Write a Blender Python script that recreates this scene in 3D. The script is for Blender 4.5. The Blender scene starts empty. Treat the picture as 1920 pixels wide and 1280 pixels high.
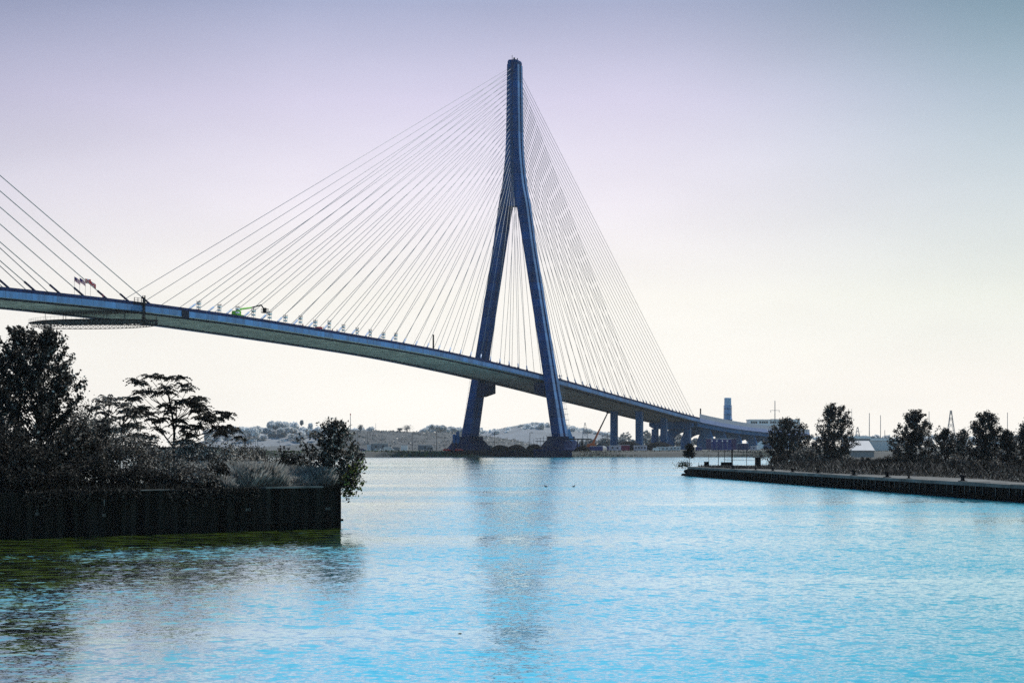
import bpy, math, random
import numpy as np

random.seed(7)
RNG = np.random.default_rng(11)
R = math.radians
scene = bpy.context.scene
COL = scene.collection

# ------------------------------------------------------------------ camera model
F = 3974.0            # focal length in photo pixels (photo is 1920 wide)
HY = 835.0            # horizon row
HC = 6.0              # eye height above the water

def at(px, py, Y):
    return ((px - 960.0) / F * Y, Y, HC + (HY - py) / F * Y)

def xat(px, Y):
    return (px - 960.0) / F * Y

# ------------------------------------------------------------------ helpers
def tag(o, label=None, cat=None, group=None, kind=None):
    if label: o['label'] = label
    if cat: o['category'] = cat
    if group: o['group'] = group
    if kind: o['kind'] = kind
    return o

def empty(name, loc=(0, 0, 0), label=None, cat=None, group=None, rz=0.0):
    o = bpy.data.objects.new(name, None)
    COL.objects.link(o)
    o.location = loc
    o.rotation_euler = (0, 0, rz)
    return tag(o, label, cat, group)

def mesh_obj(name, me, mat, parent=None):
    o = bpy.data.objects.new(name, me)
    COL.objects.link(o)
    if mat is not None:
        me.materials.append(mat)
    if parent is not None:
        o.parent = parent
    return o

class MB:
    """collects faces, links them as one mesh object"""
    def __init__(self):
        self.v = []; self.f = []
    def box(self, x0, x1, y0, y1, z0, z1):
        return self.hexa([(x0, y0, z0), (x1, y0, z0), (x1, y1, z0), (x0, y1, z0),
                          (x0, y0, z1), (x1, y0, z1), (x1, y1, z1), (x0, y1, z1)])
    def cbox(self, c, s):
        return self.box(c[0]-s[0]/2, c[0]+s[0]/2, c[1]-s[1]/2, c[1]+s[1]/2, c[2]-s[2]/2, c[2]+s[2]/2)
    def hexa(self, p):
        b = len(self.v); self.v += [tuple(q) for q in p]
        for q in ((0, 3, 2, 1), (4, 5, 6, 7), (0, 1, 5, 4), (1, 2, 6, 5), (2, 3, 7, 6), (3, 0, 4, 7)):
            self.f.append(tuple(b + k for k in q))
        return self
    def quad(self, *p):
        b = len(self.v); self.v += [tuple(q) for q in p]
        self.f.append(tuple(range(b, b + len(p))))
        return self
    def tube(self, pts, rad, n=6, cap=True):
        pts = [np.array(p, float) for p in pts]
        if not hasattr(rad, '__len__'): rad = [rad] * len(pts)
        base = len(self.v)
        u = None
        for i, p in enumerate(pts):
            a = pts[max(i-1, 0)]; b = pts[min(i+1, len(pts)-1)]
            t = b - a; t = t / (np.linalg.norm(t) + 1e-9)
            ref = np.array((0, 0, 1.0)) if abs(t[2]) < .9 else np.array((1.0, 0, 0))
            if u is None:
                u = np.cross(t, ref)
            else:
                u = u - t * np.dot(u, t)
            u = u / (np.linalg.norm(u) + 1e-9); w = np.cross(t, u)
            for k in range(n):
                an = 2 * math.pi * k / n
                self.v.append(tuple(p + rad[i] * (math.cos(an) * u + math.sin(an) * w)))
        for i in range(len(pts) - 1):
            for k in range(n):
                a = base + i * n + k; b = base + i * n + (k + 1) % n
                self.f.append((a, b, b + n, a + n))
        if cap:
            self.f.append(tuple(base + k for k in range(n))[::-1])
            self.f.append(tuple(base + (len(pts)-1) * n + k for k in range(n)))
        return self
    def lathe(self, c, prof, n=10):
        base = len(self.v)
        for (r, z) in prof:
            for k in range(n):
                an = 2 * math.pi * (k + .5) / n
                self.v.append((c[0] + r * math.cos(an), c[1] + r * math.sin(an), c[2] + z))
        for i in range(len(prof) - 1):
            for k in range(n):
                a = base + i * n + k; b = base + i * n + (k + 1) % n
                self.f.append((a, b, b + n, a + n))
        self.f.append(tuple(base + k for k in range(n))[::-1])
        self.f.append(tuple(base + (len(prof)-1) * n + k for k in range(n)))
        return self
    def loft(self, rings, cap=True):
        base = len(self.v); n = len(rings[0])
        for r in rings: self.v += [tuple(p) for p in r]
        for i in range(len(rings) - 1):
            for k in range(n):
                a = base + i * n + k; b = base + i * n + (k + 1) % n
                self.f.append((a, b, b + n, a + n))
        if cap:
            self.f.append(tuple(base + k for k in range(n))[::-1])
            self.f.append(tuple(base + (len(rings)-1) * n + k for k in range(n)))
        return self
    def ball(self, c, r, n=8, m=5):
        prof = [(max(.01, math.sin(math.pi * j / m)) * r, -math.cos(math.pi * j / m) * r) for j in range(m + 1)]
        return self.lathe(c, prof, n)
    def build(self, name, mat, parent=None, smooth=False):
        me = bpy.data.meshes.new(name)
        me.from_pydata(self.v, [], self.f)
        me.validate()
        bm_fix(me)
        if smooth:
            me.polygons.foreach_set('use_smooth', [True] * len(me.polygons))
        return mesh_obj(name, me, mat, parent)

def bm_fix(me):
    import bmesh
    bm = bmesh.new(); bm.from_mesh(me)
    bmesh.ops.recalc_face_normals(bm, faces=bm.faces)
    bm.to_mesh(me); bm.free()

def quads_mesh(name, V, mat, parent=None, nper=4):
    """V: (N, nper, 3) array of separate polygons -> one mesh object"""
    V = np.asarray(V, np.float32)
    N = V.shape[0]
    me = bpy.data.meshes.new(name)
    me.vertices.add(N * nper); me.loops.add(N * nper); me.polygons.add(N)
    me.vertices.foreach_set('co', V.reshape(-1))
    me.loops.foreach_set('vertex_index', np.arange(N * nper, dtype=np.int32))
    me.polygons.foreach_set('loop_start', np.arange(0, N * nper, nper, dtype=np.int32))
    try:
        me.polygons.foreach_set('loop_total', np.full(N, nper, dtype=np.int32))
    except Exception:
        pass
    me.update(calc_edges=True)
    return mesh_obj(name, me, mat, parent)

def copy_tree(o, parent=None):
    c = o.copy(); COL.objects.link(c)
    if parent is not None: c.parent = parent
    for ch in list(o.children): copy_tree(ch, c)
    return c

# ------------------------------------------------------------------ materials
def nodes_of(m):
    m.use_nodes = True
    nt = m.node_tree
    return nt, nt.nodes, nt.links, nt.nodes.get('Principled BSDF')

MATS = {}
def mat(name, col, rough=.75, var=.25, scale=.3, stretch=(1, 1, 1), spec=.3, col2=None, island=0.0, bump=0.0, metallic=0.0, seam=None):
    if name in MATS: return MATS[name]
    m = bpy.data.materials.new(name)
    nt, N, L, P = nodes_of(m)
    P.inputs['Roughness'].default_value = rough
    P.inputs['Specular IOR Level'].default_value = spec
    P.inputs['Metallic'].default_value = metallic
    tc = N.new('ShaderNodeTexCoord'); mp = N.new('ShaderNodeMapping')
    mp.inputs['Scale'].default_value = tuple(scale * s for s in stretch)
    L.new(tc.outputs['Object'], mp.inputs['Vector'])
    nz = N.new('ShaderNodeTexNoise'); nz.inputs['Scale'].default_value = 1.0
    nz.inputs['Detail'].default_value = 6; nz.inputs['Roughness'].default_value = .65
    L.new(mp.outputs['Vector'], nz.inputs['Vector'])
    rp = N.new('ShaderNodeValToRGB')
    c2 = col2 or tuple(min(1, c * (1 + var)) for c in col)
    c1 = tuple(c * (1 - var) for c in col)
    rp.color_ramp.elements[0].position = .32; rp.color_ramp.elements[0].color = (*c1, 1)
    rp.color_ramp.elements[1].position = .68; rp.color_ramp.elements[1].color = (*c2, 1)
    L.new(nz.outputs['Fac'], rp.inputs['Fac'])
    out = rp.outputs['Color']
    if island:
        ge = N.new('ShaderNodeNewGeometry'); ma = N.new('ShaderNodeMapRange')
        ma.inputs['To Min'].default_value = 1 - island; ma.inputs['To Max'].default_value = 1 + island
        if island > .55:      # foliage: most leaves dark, a few painted pale as sunlit highlights
            pw = N.new('ShaderNodeMath'); pw.operation = 'POWER'; pw.inputs[1].default_value = 4.0
            L.new(ge.outputs['Random Per Island'], pw.inputs[0]); L.new(pw.outputs[0], ma.inputs['Value'])
            ma.inputs['To Min'].default_value = .16; ma.inputs['To Max'].default_value = 4.6
        else:
            L.new(ge.outputs['Random Per Island'], ma.inputs['Value'])
        mx = N.new('ShaderNodeMix'); mx.data_type = 'RGBA'; mx.blend_type = 'MULTIPLY'
        mx.inputs[0].default_value = 1
        L.new(out, mx.inputs[6]); L.new(ma.outputs['Result'], mx.inputs[7])
        out = mx.outputs[2]
    if seam:
        ax, step, wdt, dark = seam
        dp = N.new('ShaderNodeVectorMath'); dp.operation = 'DOT_PRODUCT'; dp.inputs[1].default_value = ax
        L.new(tc.outputs['Object'], dp.inputs[0])
        dv_ = N.new('ShaderNodeMath'); dv_.operation = 'DIVIDE'; dv_.inputs[1].default_value = step
        L.new(dp.outputs['Value'], dv_.inputs[0])
        fr_ = N.new('ShaderNodeMath'); fr_.operation = 'FRACT'; L.new(dv_.outputs[0], fr_.inputs[0])
        lt = N.new('ShaderNodeMath'); lt.operation = 'LESS_THAN'; lt.inputs[1].default_value = wdt
        L.new(fr_.outputs[0], lt.inputs[0])
        # every lift or panel also has its own slight tone
        fl_ = N.new('ShaderNodeMath'); fl_.operation = 'FLOOR'; L.new(dv_.outputs[0], fl_.inputs[0])
        wn = N.new('ShaderNodeTexWhiteNoise'); wn.noise_dimensions = '1D'; L.new(fl_.outputs[0], wn.inputs['W'])
        mr = N.new('ShaderNodeMapRange'); mr.inputs['To Min'].default_value = .82; mr.inputs['To Max'].default_value = 1.18
        L.new(wn.outputs['Value'], mr.inputs['Value'])
        m1_ = N.new('ShaderNodeMix'); m1_.data_type = 'RGBA'; m1_.blend_type = 'MULTIPLY'; m1_.inputs[0].default_value = 1
        L.new(out, m1_.inputs[6]); L.new(mr.outputs['Result'], m1_.inputs[7])
        m2_ = N.new('ShaderNodeMix'); m2_.data_type = 'RGBA'; m2_.blend_type = 'MULTIPLY'
        m2_.inputs[7].default_value = (dark, dark, dark, 1)
        L.new(lt.outputs[0], m2_.inputs[0]); L.new(m1_.outputs[2], m2_.inputs[6])
        out = m2_.outputs[2]
    L.new(out, P.inputs['Base Color'])
    if bump:
        bp = N.new('ShaderNodeBump'); bp.inputs['Strength'].default_value = bump
        bp.inputs['Distance'].default_value = .3
        L.new(nz.outputs['Fac'], bp.inputs['Height']); L.new(bp.outputs['Normal'], P.inputs['Normal'])
    MATS[name] = m
    return m

def leaf_mat(name, col, island=.6, trans=.25, rough=.5, spec=.35, scale=.25):
    """leaves and blades: diffuse with a little light let through from behind"""
    m = mat(name, col, rough, .45, scale, (1, 1, 1), spec, None, island)
    nt, N, L, P = nodes_of(m)
    out = [n for n in N if n.type == 'OUTPUT_MATERIAL'][0]
    tr = N.new('ShaderNodeBsdfTranslucent'); ms = N.new('ShaderNodeMixShader')
    ms.inputs[0].default_value = trans
    src = P.inputs['Base Color'].links[0].from_socket
    L.new(src, tr.inputs['Color'])
    L.new(P.outputs[0], ms.inputs[1]); L.new(tr.outputs[0], ms.inputs[2])
    L.new(ms.outputs[0], out.inputs['Surface'])
    return m

M_TOWER = mat('tower_concrete', (.0028, .042, .155), .8, .6, .16, (1, 1, .22), .2, seam=((0, 0, 1), 4.6, .07, .55)); MATS['tower_concrete'].node_tree.nodes['Principled BSDF'].inputs['Specular IOR Level'].default_value = .02
M_TOWER_LIT = mat('tower_lit_side_concrete', (.05, .15, .34), .8, .35, .16, (1, 1, .22), .2, seam=((0, 0, 1), 4.6, .07, .6))  # paler copy of the leg concrete: light on the side faces painted in
M_PED = mat('pedestal_concrete', (.004, .014, .055), .85, .35, .2, (1, 1, 1), .2); MATS['pedestal_concrete'].node_tree.nodes['Principled BSDF'].inputs['Specular IOR Level'].default_value = .02
M_FASCIA = mat('fascia_steel', (.024, .125, .31), .6, .35, .30, (1, 1, .25), .3, seam=((.3218, .9468, 0), 7.5, .035, .45))
M_BARRIER = mat('barrier_steel', (.004, .014, .062), .7, .4, .4, (1, 1, 1), .2, seam=((.3218, .9468, 0), 2.5, .12, .5)); MATS['barrier_steel'].node_tree.nodes['Principled BSDF'].inputs['Specular IOR Level'].default_value = .02
M_SOFFIT = mat('soffit_concrete', (.36, .35, .32), .85, .35, .25, (1, 1, 1), .1, seam=((.3218, .9468, 0), 5.0, .10, .75))
M_GIRDER = mat('girder_steel', (.004, .008, .02), .7, .3, .3, (1, 1, 1), .2); MATS['girder_steel'].node_tree.nodes['Principled BSDF'].inputs['Specular IOR Level'].default_value = .02
M_ROAD = mat('asphalt', (.05, .05, .05), .9, .2, .5)
M_CABLE = mat('cable_sheath', (.19, .205, .225), .5, .15, .1)
M_PIPE = mat('pipe_steel', (.16, .25, .42), .5, .25, .3)
M_PIER = mat('pier_concrete', (.022, .10, .27), .85, .3, .15, (1, 1, .4), .2); MATS['pier_concrete'].node_tree.nodes['Principled BSDF'].inputs['Specular IOR Level'].default_value = .02
M_BLACK = mat('black_steel', (.006, .006, .008), .6, .3, 1.0); MATS['black_steel'].node_tree.nodes['Principled BSDF'].inputs['Specular IOR Level'].default_value = .02
M_WHITE = mat('white_paint', (.78, .78, .78), .5, .06, 1.0)
M_PALE = mat('pale_sheet', (.55, .56, .58), .6, .12, .2)
M_RED = mat('red_paint', (.60, .015, .02), .5, .12, 1.0)
M_BLUE = mat('blue_cloth', (.02, .02, .16), .7, .12, 1.0)
M_LIME = mat('lime_paint', (.16, .50, .02), .5, .2, .6)
M_ORANGE = mat('orange_paint', (.50, .10, .02), .5, .25, .5)
M_GREYB = mat('grey_wall', (.26, .26, .27), .8, .18, .12)
M_POLE = mat('weathered_pole', (.06, .06, .065), .8, .2, 1.0)
M_PALEPOLE = mat('galvanised_pole', (.22, .23, .25), .6, .2, 1.0)
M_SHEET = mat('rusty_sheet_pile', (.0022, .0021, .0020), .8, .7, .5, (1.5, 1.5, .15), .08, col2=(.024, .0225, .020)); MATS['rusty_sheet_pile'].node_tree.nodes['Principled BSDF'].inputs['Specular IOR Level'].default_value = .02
M_CAPST = mat('concrete_cap', (.10, .098, .094), .9, .5, .8)
M_QUAYC = mat('quay_concrete', (.055, .053, .05), .9, .5, .25, col2=(.14, .137, .13))
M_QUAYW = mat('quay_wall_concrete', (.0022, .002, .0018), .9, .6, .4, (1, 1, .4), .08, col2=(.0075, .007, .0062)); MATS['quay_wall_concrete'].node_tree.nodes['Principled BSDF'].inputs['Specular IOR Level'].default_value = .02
M_MARK = mat('faded_marking', (.11, .11, .11), .8, .3, 3.0)
M_STAIN = mat('lime_stain', (.075, .072, .068), .9, .5, 2.0)
M_SOIL = mat('dark_soil', (.005, .0055, .007), .95, .5, .15); MATS['dark_soil'].node_tree.nodes['Principled BSDF'].inputs['Specular IOR Level'].default_value = .02
M_LAND = mat('bank_soil', (.006, .0056, .005), .95, .5, .3); MATS['bank_soil'].node_tree.nodes['Principled BSDF'].inputs['Specular IOR Level'].default_value = .02
M_ROCKBANK = mat('gravel_bank', (.10, .095, .075), .95, .6, .35, (1, 1, 2))
M_BARK = mat('bark', (.010, .009, .008), .9, .4, 3.0, (1, 1, .3)); MATS['bark'].node_tree.nodes['Principled BSDF'].inputs['Specular IOR Level'].default_value = .02
M_LEAF_DK = leaf_mat('leaf_dark', (.023, .0215, .019), .75, .36, spec=.06)
M_LEAF_MID = leaf_mat('leaf_mid', (.118, .110, .100), .75, .42, spec=.06)
M_LEAF_LT = leaf_mat('leaf_light', (.20, .19, .175), .65, .45, spec=.06)
M_LEAF_YG = leaf_mat('leaf_yellow_green', (.10, .115, .02), .5, .35)
M_BLADE = leaf_mat('dry_blade', (.27, .258, .24), .5, .45)
M_BLADE_DK = leaf_mat('weed_blade', (.040, .037, .035), .6, .4, spec=.06)
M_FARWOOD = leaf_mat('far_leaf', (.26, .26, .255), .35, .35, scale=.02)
M_FARWOOD2 = leaf_mat('farther_leaf', (.66, .67, .68), .15, .40, scale=.02)  # leaf colour paled, distance haze painted in
M_MIDWOOD = leaf_mat('bank_leaf', (.16, .17, .13), .4, .2, scale=.05)
M_BANKGREEN = leaf_mat('bank_green_blade', (.035, .06, .018), .6, .3)

# ------------------------------------------------------------------ world, sun, camera
SUN_AZ = R(32)        # from +Y towards +X
SUN_EL = R(46)
world = bpy.data.worlds.new("World"); scene.world = world
world.use_nodes = True
nt = world.node_tree; N = nt.nodes; L = nt.links
bg = N.get('Background')
sky = N.new('ShaderNodeTexSky'); sky.sky_type = 'NISHITA'; sky.sun_disc = False
sky.sun_elevation = SUN_EL; sky.sun_rotation = SUN_AZ
sky.air_density = 1.2; sky.dust_density = 1.5; sky.ozone_density = 2.0
tcw = N.new('ShaderNodeTexCoord'); sep = N.new('ShaderNodeSeparateXYZ')
L.new(tcw.outputs['Generated'], sep.inputs['Vector'])
ramp = N.new('ShaderNodeValToRGB')       # hazy lower sky by elevation (sine of the angle)
cr = ramp.color_ramp
def lin(c): return tuple(((x / 255.0) / 12.92 if x / 255.0 <= .04045 else ((x / 255.0 + .055) / 1.055) ** 2.4) for x in c)
SKYSTOPS = [(0.0, (255, 251, 244)), (.07, (247, 242, 235)), (.115, (234, 226, 235)), (.16, (208, 200, 223)),
            (.205, (154, 158, 188)), (.25, (150, 208, 236)), (.34, (122, 204, 234)), (1.0, (26, 100, 195))]
while len(cr.elements) < len(SKYSTOPS): cr.elements.new(.5)
for e, (p, c) in zip(cr.elements, SKYSTOPS):
    e.position = p; e.color = (*lin(c), 1)
L.new(sep.outputs['Z'], ramp.inputs['Fac'])
# greyer, greener air off to the east
azr = N.new('ShaderNodeMapRange'); azr.inputs['From Min'].default_value = .04; azr.inputs['From Max'].default_value = .25
azr.interpolation_type = 'SMOOTHSTEP'
L.new(sep.outputs['X'], azr.inputs['Value'])
elr = N.new('ShaderNodeMapRange'); elr.inputs['From Min'].default_value = .03; elr.inputs['From Max'].default_value = .2
L.new(sep.outputs['Z'], elr.inputs['Value'])
mul = N.new('ShaderNodeMath'); mul.operation = 'MULTIPLY'
L.new(azr.outputs['Result'], mul.inputs[0]); L.new(elr.outputs['Result'], mul.inputs[1])
tint = N.new('ShaderNodeMix'); tint.data_type = 'RGBA'; tint.blend_type = 'MULTIPLY'
tint.inputs[7].default_value = (.40, .65, .58, 1)
L.new(mul.outputs[0], tint.inputs[0]); L.new(ramp.outputs['Color'], tint.inputs[6])
# bring the haze to the level of the physical sky, then blend the two
# duller air towards the west as well, and soft uneven bands of haze
azl = N.new('ShaderNodeMapRange'); azl.inputs['From Min'].default_value = -.10; azl.inputs['From Max'].default_value = -.30
L.new(sep.outputs['X'], azl.inputs['Value'])
mul2 = N.new('ShaderNodeMath'); mul2.operation = 'MULTIPLY'
L.new(azl.outputs['Result'], mul2.inputs[0]); L.new(elr.outputs['Result'], mul2.inputs[1])
tint2 = N.new('ShaderNodeMix'); tint2.data_type = 'RGBA'; tint2.blend_type = 'MULTIPLY'
tint2.inputs[7].default_value = (.54, .57, .63, 1)
L.new(mul2.outputs[0], tint2.inputs[0]); L.new(tint.outputs[2], tint2.inputs[6])
hm = N.new('ShaderNodeMapping'); hm.inputs['Scale'].default_value = (5, 5, 16); hm.inputs['Rotation'].default_value = (0, .25, 0)
L.new(tcw.outputs['Generated'], hm.inputs['Vector'])
hnz = N.new('ShaderNodeTexNoise'); hnz.inputs['Scale'].default_value = 1; hnz.inputs['Detail'].default_value = 5
L.new(hm.outputs['Vector'], hnz.inputs['Vector'])
hr = N.new('ShaderNodeMapRange'); hr.inputs['From Min'].default_value = .3; hr.inputs['From Max'].default_value = .7
hr.inputs['To Min'].default_value = .94; hr.inputs['To Max'].default_value = 1.05
L.new(hnz.outputs['Fac'], hr.inputs['Value'])
tint3 = N.new('ShaderNodeMix'); tint3.data_type = 'RGBA'; tint3.blend_type = 'MULTIPLY'; tint3.inputs[0].default_value = 1
L.new(tint2.outputs[2], tint3.inputs[6]); L.new(hr.outputs['Result'], tint3.inputs[7])
lift = N.new('ShaderNodeMix'); lift.data_type = 'RGBA'; lift.blend_type = 'MULTIPLY'; lift.inputs[0].default_value = 1
lift.inputs[7].default_value = (11.7, 11.7, 11.7, 1)
lift.clamp_result = False
L.new(tint3.outputs[2], lift.inputs[6])
blend = N.new('ShaderNodeMix'); blend.data_type = 'RGBA'; blend.inputs[0].default_value = .12
L.new(lift.outputs[2], blend.inputs[6]); L.new(sky.outputs['Color'], blend.inputs[7])
L.new(blend.outputs[2], bg.inputs['Color'])
bg.inputs['Strength'].default_value = .10

sl = bpy.data.lights.new('sun', 'SUN'); sl.energy = 4.6; sl.angle = R(.6); sl.color = (1.0, .95, .87)
so = bpy.data.objects.new('sun', sl); COL.objects.link(so)
dv = (math.sin(SUN_AZ) * math.cos(SUN_EL), math.cos(SUN_AZ) * math.cos(SUN_EL), math.sin(SUN_EL))
from mathutils import Vector
so.rotation_euler = Vector(dv).to_track_quat('Z', 'Y').to_euler()
so.location = (300, 800, 900)

cam = bpy.data.cameras.new('camera'); co = bpy.data.objects.new('camera', cam); COL.objects.link(co)
cam.sensor_width = 36; cam.lens = 36 * F / 1920
cam.shift_y = (HY - 640) / 1920
cam.clip_start = .5; cam.clip_end = 20000
co.location = (0, 0, HC); co.rotation_euler = (R(90), 0, 0)
scene.camera = co
vs = scene.view_settings
scene.display_settings.display_device = 'sRGB'
vs.view_transform = 'Standard'; vs.look = 'None'; vs.exposure = 0; vs.gamma = 1; vs.use_curve_mapping = False
try:
    cy = scene.cycles
    cy.use_denoising = False; cy.max_bounces = 6; cy.volume_bounces = 0; cy.sample_clamp_indirect = 4
    cy.transparent_max_bounces = 6
except Exception:
    pass

# ------------------------------------------------------------------ water
mw = bpy.data.materials.new('river_water')
nt, N, L, P = nodes_of(mw)
P.inputs['Base Color'].default_value = (.010, .050, .010, 1)
P.inputs['Roughness'].default_value = .06
P.inputs['IOR'].default_value = 1.4
P.inputs['Specular Tint'].default_value = (.85, .97, 1.0, 1)
geo = N.new('ShaderNodeNewGeometry')
def wnoise(sx, sy, detail, rough=.55, rot=0):
    mp = N.new('ShaderNodeMapping'); mp.inputs['Scale'].default_value = (sx, sy, 1); mp.inputs['Rotation'].default_value = (0, 0, rot)
    L.new(geo.outputs['Position'], mp.inputs['Vector'])
    n = N.new('ShaderNodeTexNoise'); n.inputs['Scale'].default_value = 1
    n.inputs['Detail'].default_value = detail; n.inputs['Roughness'].default_value = rough
    L.new(mp.outputs['Vector'], n.inputs['Vector'])
    return n.outputs['Fac']
def mth(op, a, b):
    m = N.new('ShaderNodeMath'); m.operation = op
    for i, q in enumerate((a, b)):
        if hasattr(q, 'links'): L.new(q, m.inputs[i])
        else: m.inputs[i].default_value = q
    return m.outputs[0]
def wcol(sx, sy, detail, rough, rot):
    mp = N.new('ShaderNodeMapping'); mp.inputs['Scale'].default_value = (sx, sy, 1); mp.inputs['Rotation'].default_value = (0, 0, rot)
    L.new(geo.outputs['Position'], mp.inputs['Vector'])
    n = N.new('ShaderNodeTexNoise'); n.inputs['Scale'].default_value = 1
    n.inputs['Detail'].default_value = detail; n.inputs['Roughness'].default_value = rough
    L.new(mp.outputs['Vector'], n.inputs['Vector'])
    v = N.new('ShaderNodeVectorMath'); v.operation = 'SUBTRACT'; v.inputs[1].default_value = (.5, .5, .5)
    L.new(n.outputs['Color'], v.inputs[0])
    return v.outputs[0]
def vscale(v, k):
    m = N.new('ShaderNodeVectorMath'); m.operation = 'MULTIPLY'; L.new(v, m.inputs[0])
    m.inputs[1].default_value = k
    return m.outputs[0]
def vadd(a, b):
    m = N.new('ShaderNodeVectorMath'); m.operation = 'ADD'; L.new(a, m.inputs[0]); L.new(b, m.inputs[1])
    return m.outputs[0]
# wave slopes: long swell lines, ripples and fine chop (x slope, y slope)
SK = 1.15
slope = vadd(vadd(vscale(wcol(.75, .50, 4, .62, .06), (.26 * SK, .84 * SK, 0)), vscale(wcol(2.2, 2.6, 3, .58, -.08), (.34 * SK, .72 * SK, 0))),
             vscale(wcol(6.0, 9.0, 1, .5, .05), (.25 * SK, .40 * SK, 0)))
patch = wnoise(.010, .034, 4, .55, .15)   # cat's paws: calmer and rougher patches
pr = N.new('ShaderNodeMapRange'); pr.inputs['From Min'].default_value = .36; pr.inputs['From Max'].default_value = .64
pr.inputs['To Min'].default_value = .30; pr.inputs['To Max'].default_value = 1.30
L.new(patch, pr.inputs['Value'])
vs_ = N.new('ShaderNodeVectorMath'); vs_.operation = 'SCALE'
# sheltered, calmer water along the left bank
sx_ = N.new('ShaderNodeSeparateXYZ'); L.new(geo.outputs['Position'], sx_.inputs[0])
shm = N.new('ShaderNodeMapRange'); shm.interpolation_type = 'SMOOTHSTEP'
shm.inputs['From Min'].default_value = -13; shm.inputs['From Max'].default_value = -3
shm.inputs['To Min'].default_value = .72; shm.inputs['To Max'].default_value = 1.0
L.new(sx_.outputs['X'], shm.inputs['Value'])
L.new(slope, vs_.inputs[0]); L.new(mth('MULTIPLY', pr.outputs['Result'], shm.outputs['Result']), vs_.inputs['Scale'])
# facets turned away from the eye are hidden behind the wave in front: fold them towards the eye
hi = N.new('ShaderNodeVectorMath'); hi.operation = 'MULTIPLY'; hi.inputs[1].default_value = (1, 1, 0)
L.new(geo.outputs['Incoming'], hi.inputs[0])
hn = N.new('ShaderNodeVectorMath'); hn.operation = 'NORMALIZE'; L.new(hi.outputs[0], hn.inputs[0])
dt = N.new('ShaderNodeVectorMath'); dt.operation = 'DOT_PRODUCT'
L.new(vs_.outputs[0], dt.inputs[0]); L.new(hn.outputs[0], dt.inputs[1])
back = mth('MULTIPLY', mth('MAXIMUM', mth('MULTIPLY', dt.outputs['Value'], -1.0), 0.0), 1.75)
fo = N.new('ShaderNodeVectorMath'); fo.operation = 'SCALE'; L.new(hn.outputs[0], fo.inputs[0]); L.new(back, fo.inputs['Scale'])
fs = N.new('ShaderNodeVectorMath'); fs.operation = 'ADD'; L.new(vs_.outputs[0], fs.inputs[0]); L.new(fo.outputs[0], fs.inputs[1])
vs_ = fs
up = N.new('ShaderNodeVectorMath'); up.operation = 'ADD'; up.inputs[1].default_value = (0, 0, 1)
L.new(vs_.outputs[0], up.inputs[0])
nm = N.new('ShaderNodeVectorMath'); nm.operation = 'NORMALIZE'; L.new(up.outputs[0], nm.inputs[0])
L.new(nm.outputs[0], P.inputs['Normal'])
# water body: foliage's green reflection painted in streaks near the left bank, clear turquoise in the stream
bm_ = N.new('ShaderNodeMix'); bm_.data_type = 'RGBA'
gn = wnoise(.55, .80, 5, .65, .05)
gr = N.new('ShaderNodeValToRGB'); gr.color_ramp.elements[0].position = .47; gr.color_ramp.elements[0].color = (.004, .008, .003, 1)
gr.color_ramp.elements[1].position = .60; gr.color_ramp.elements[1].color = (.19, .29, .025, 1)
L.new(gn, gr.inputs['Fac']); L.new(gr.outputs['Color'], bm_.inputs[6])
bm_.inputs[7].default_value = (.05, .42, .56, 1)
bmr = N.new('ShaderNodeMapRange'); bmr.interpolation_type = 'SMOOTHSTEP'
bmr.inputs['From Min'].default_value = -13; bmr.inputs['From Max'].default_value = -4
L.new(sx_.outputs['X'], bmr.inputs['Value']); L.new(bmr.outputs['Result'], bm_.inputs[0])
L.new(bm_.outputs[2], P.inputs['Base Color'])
shc = N.new('ShaderNodeMix'); shc.data_type = 'RGBA'
shc.inputs[6].default_value = (.72, .96, .90, 1); shc.inputs[7].default_value = (.52, .92, .97, 1)
L.new(bmr.outputs['Result'], shc.inputs[0])
# body colour below, sheen of sky above
SH = N.new('ShaderNodeBsdfPrincipled'); SH.inputs['Metallic'].default_value = 1.0
SH.inputs['Base Color'].default_value = (.58, .94, .98, 1); SH.inputs['Roughness'].default_value = .06
SH.inputs['Specular Tint'].default_value = (.80, .95, 1.0, 1)
L.new(nm.outputs[0], SH.inputs['Normal']); L.new(shc.outputs[2], SH.inputs['Base Color'])
wm = N.new('ShaderNodeMixShader'); wm.inputs[0].default_value = .62
L.new(P.outputs[0], wm.inputs[1]); L.new(SH.outputs[0], wm.inputs[2])
wo = [n for n in N if n.type == 'OUTPUT_MATERIAL'][0]; L.new(wm.outputs[0], wo.inputs['Surface'])
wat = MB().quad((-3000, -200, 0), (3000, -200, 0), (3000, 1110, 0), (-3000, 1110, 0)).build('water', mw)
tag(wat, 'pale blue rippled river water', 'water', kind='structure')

# ------------------------------------------------------------------ haze
mh = bpy.data.materials.new('air_haze')
nt, N, L, P = nodes_of(mh)
N.remove(P)
pv = N.new('ShaderNodeVolumePrincipled')
pv.inputs['Color'].default_value = (.86, .93, 1.0, 1)
HAZE_DENSITY = 4.0e-5
pv.inputs['Density'].default_value = HAZE_DENSITY
out = [n for n in N if n.type == 'OUTPUT_MATERIAL'][0]
L.new(pv.outputs[0], out.inputs['Volume'])
hz = MB().box(-3020, 3020, -220, 4320, -3.5, 236).build('haze', mh)
tag(hz, 'thin pale summer haze over the river', 'haze', kind='stuff')

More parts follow.
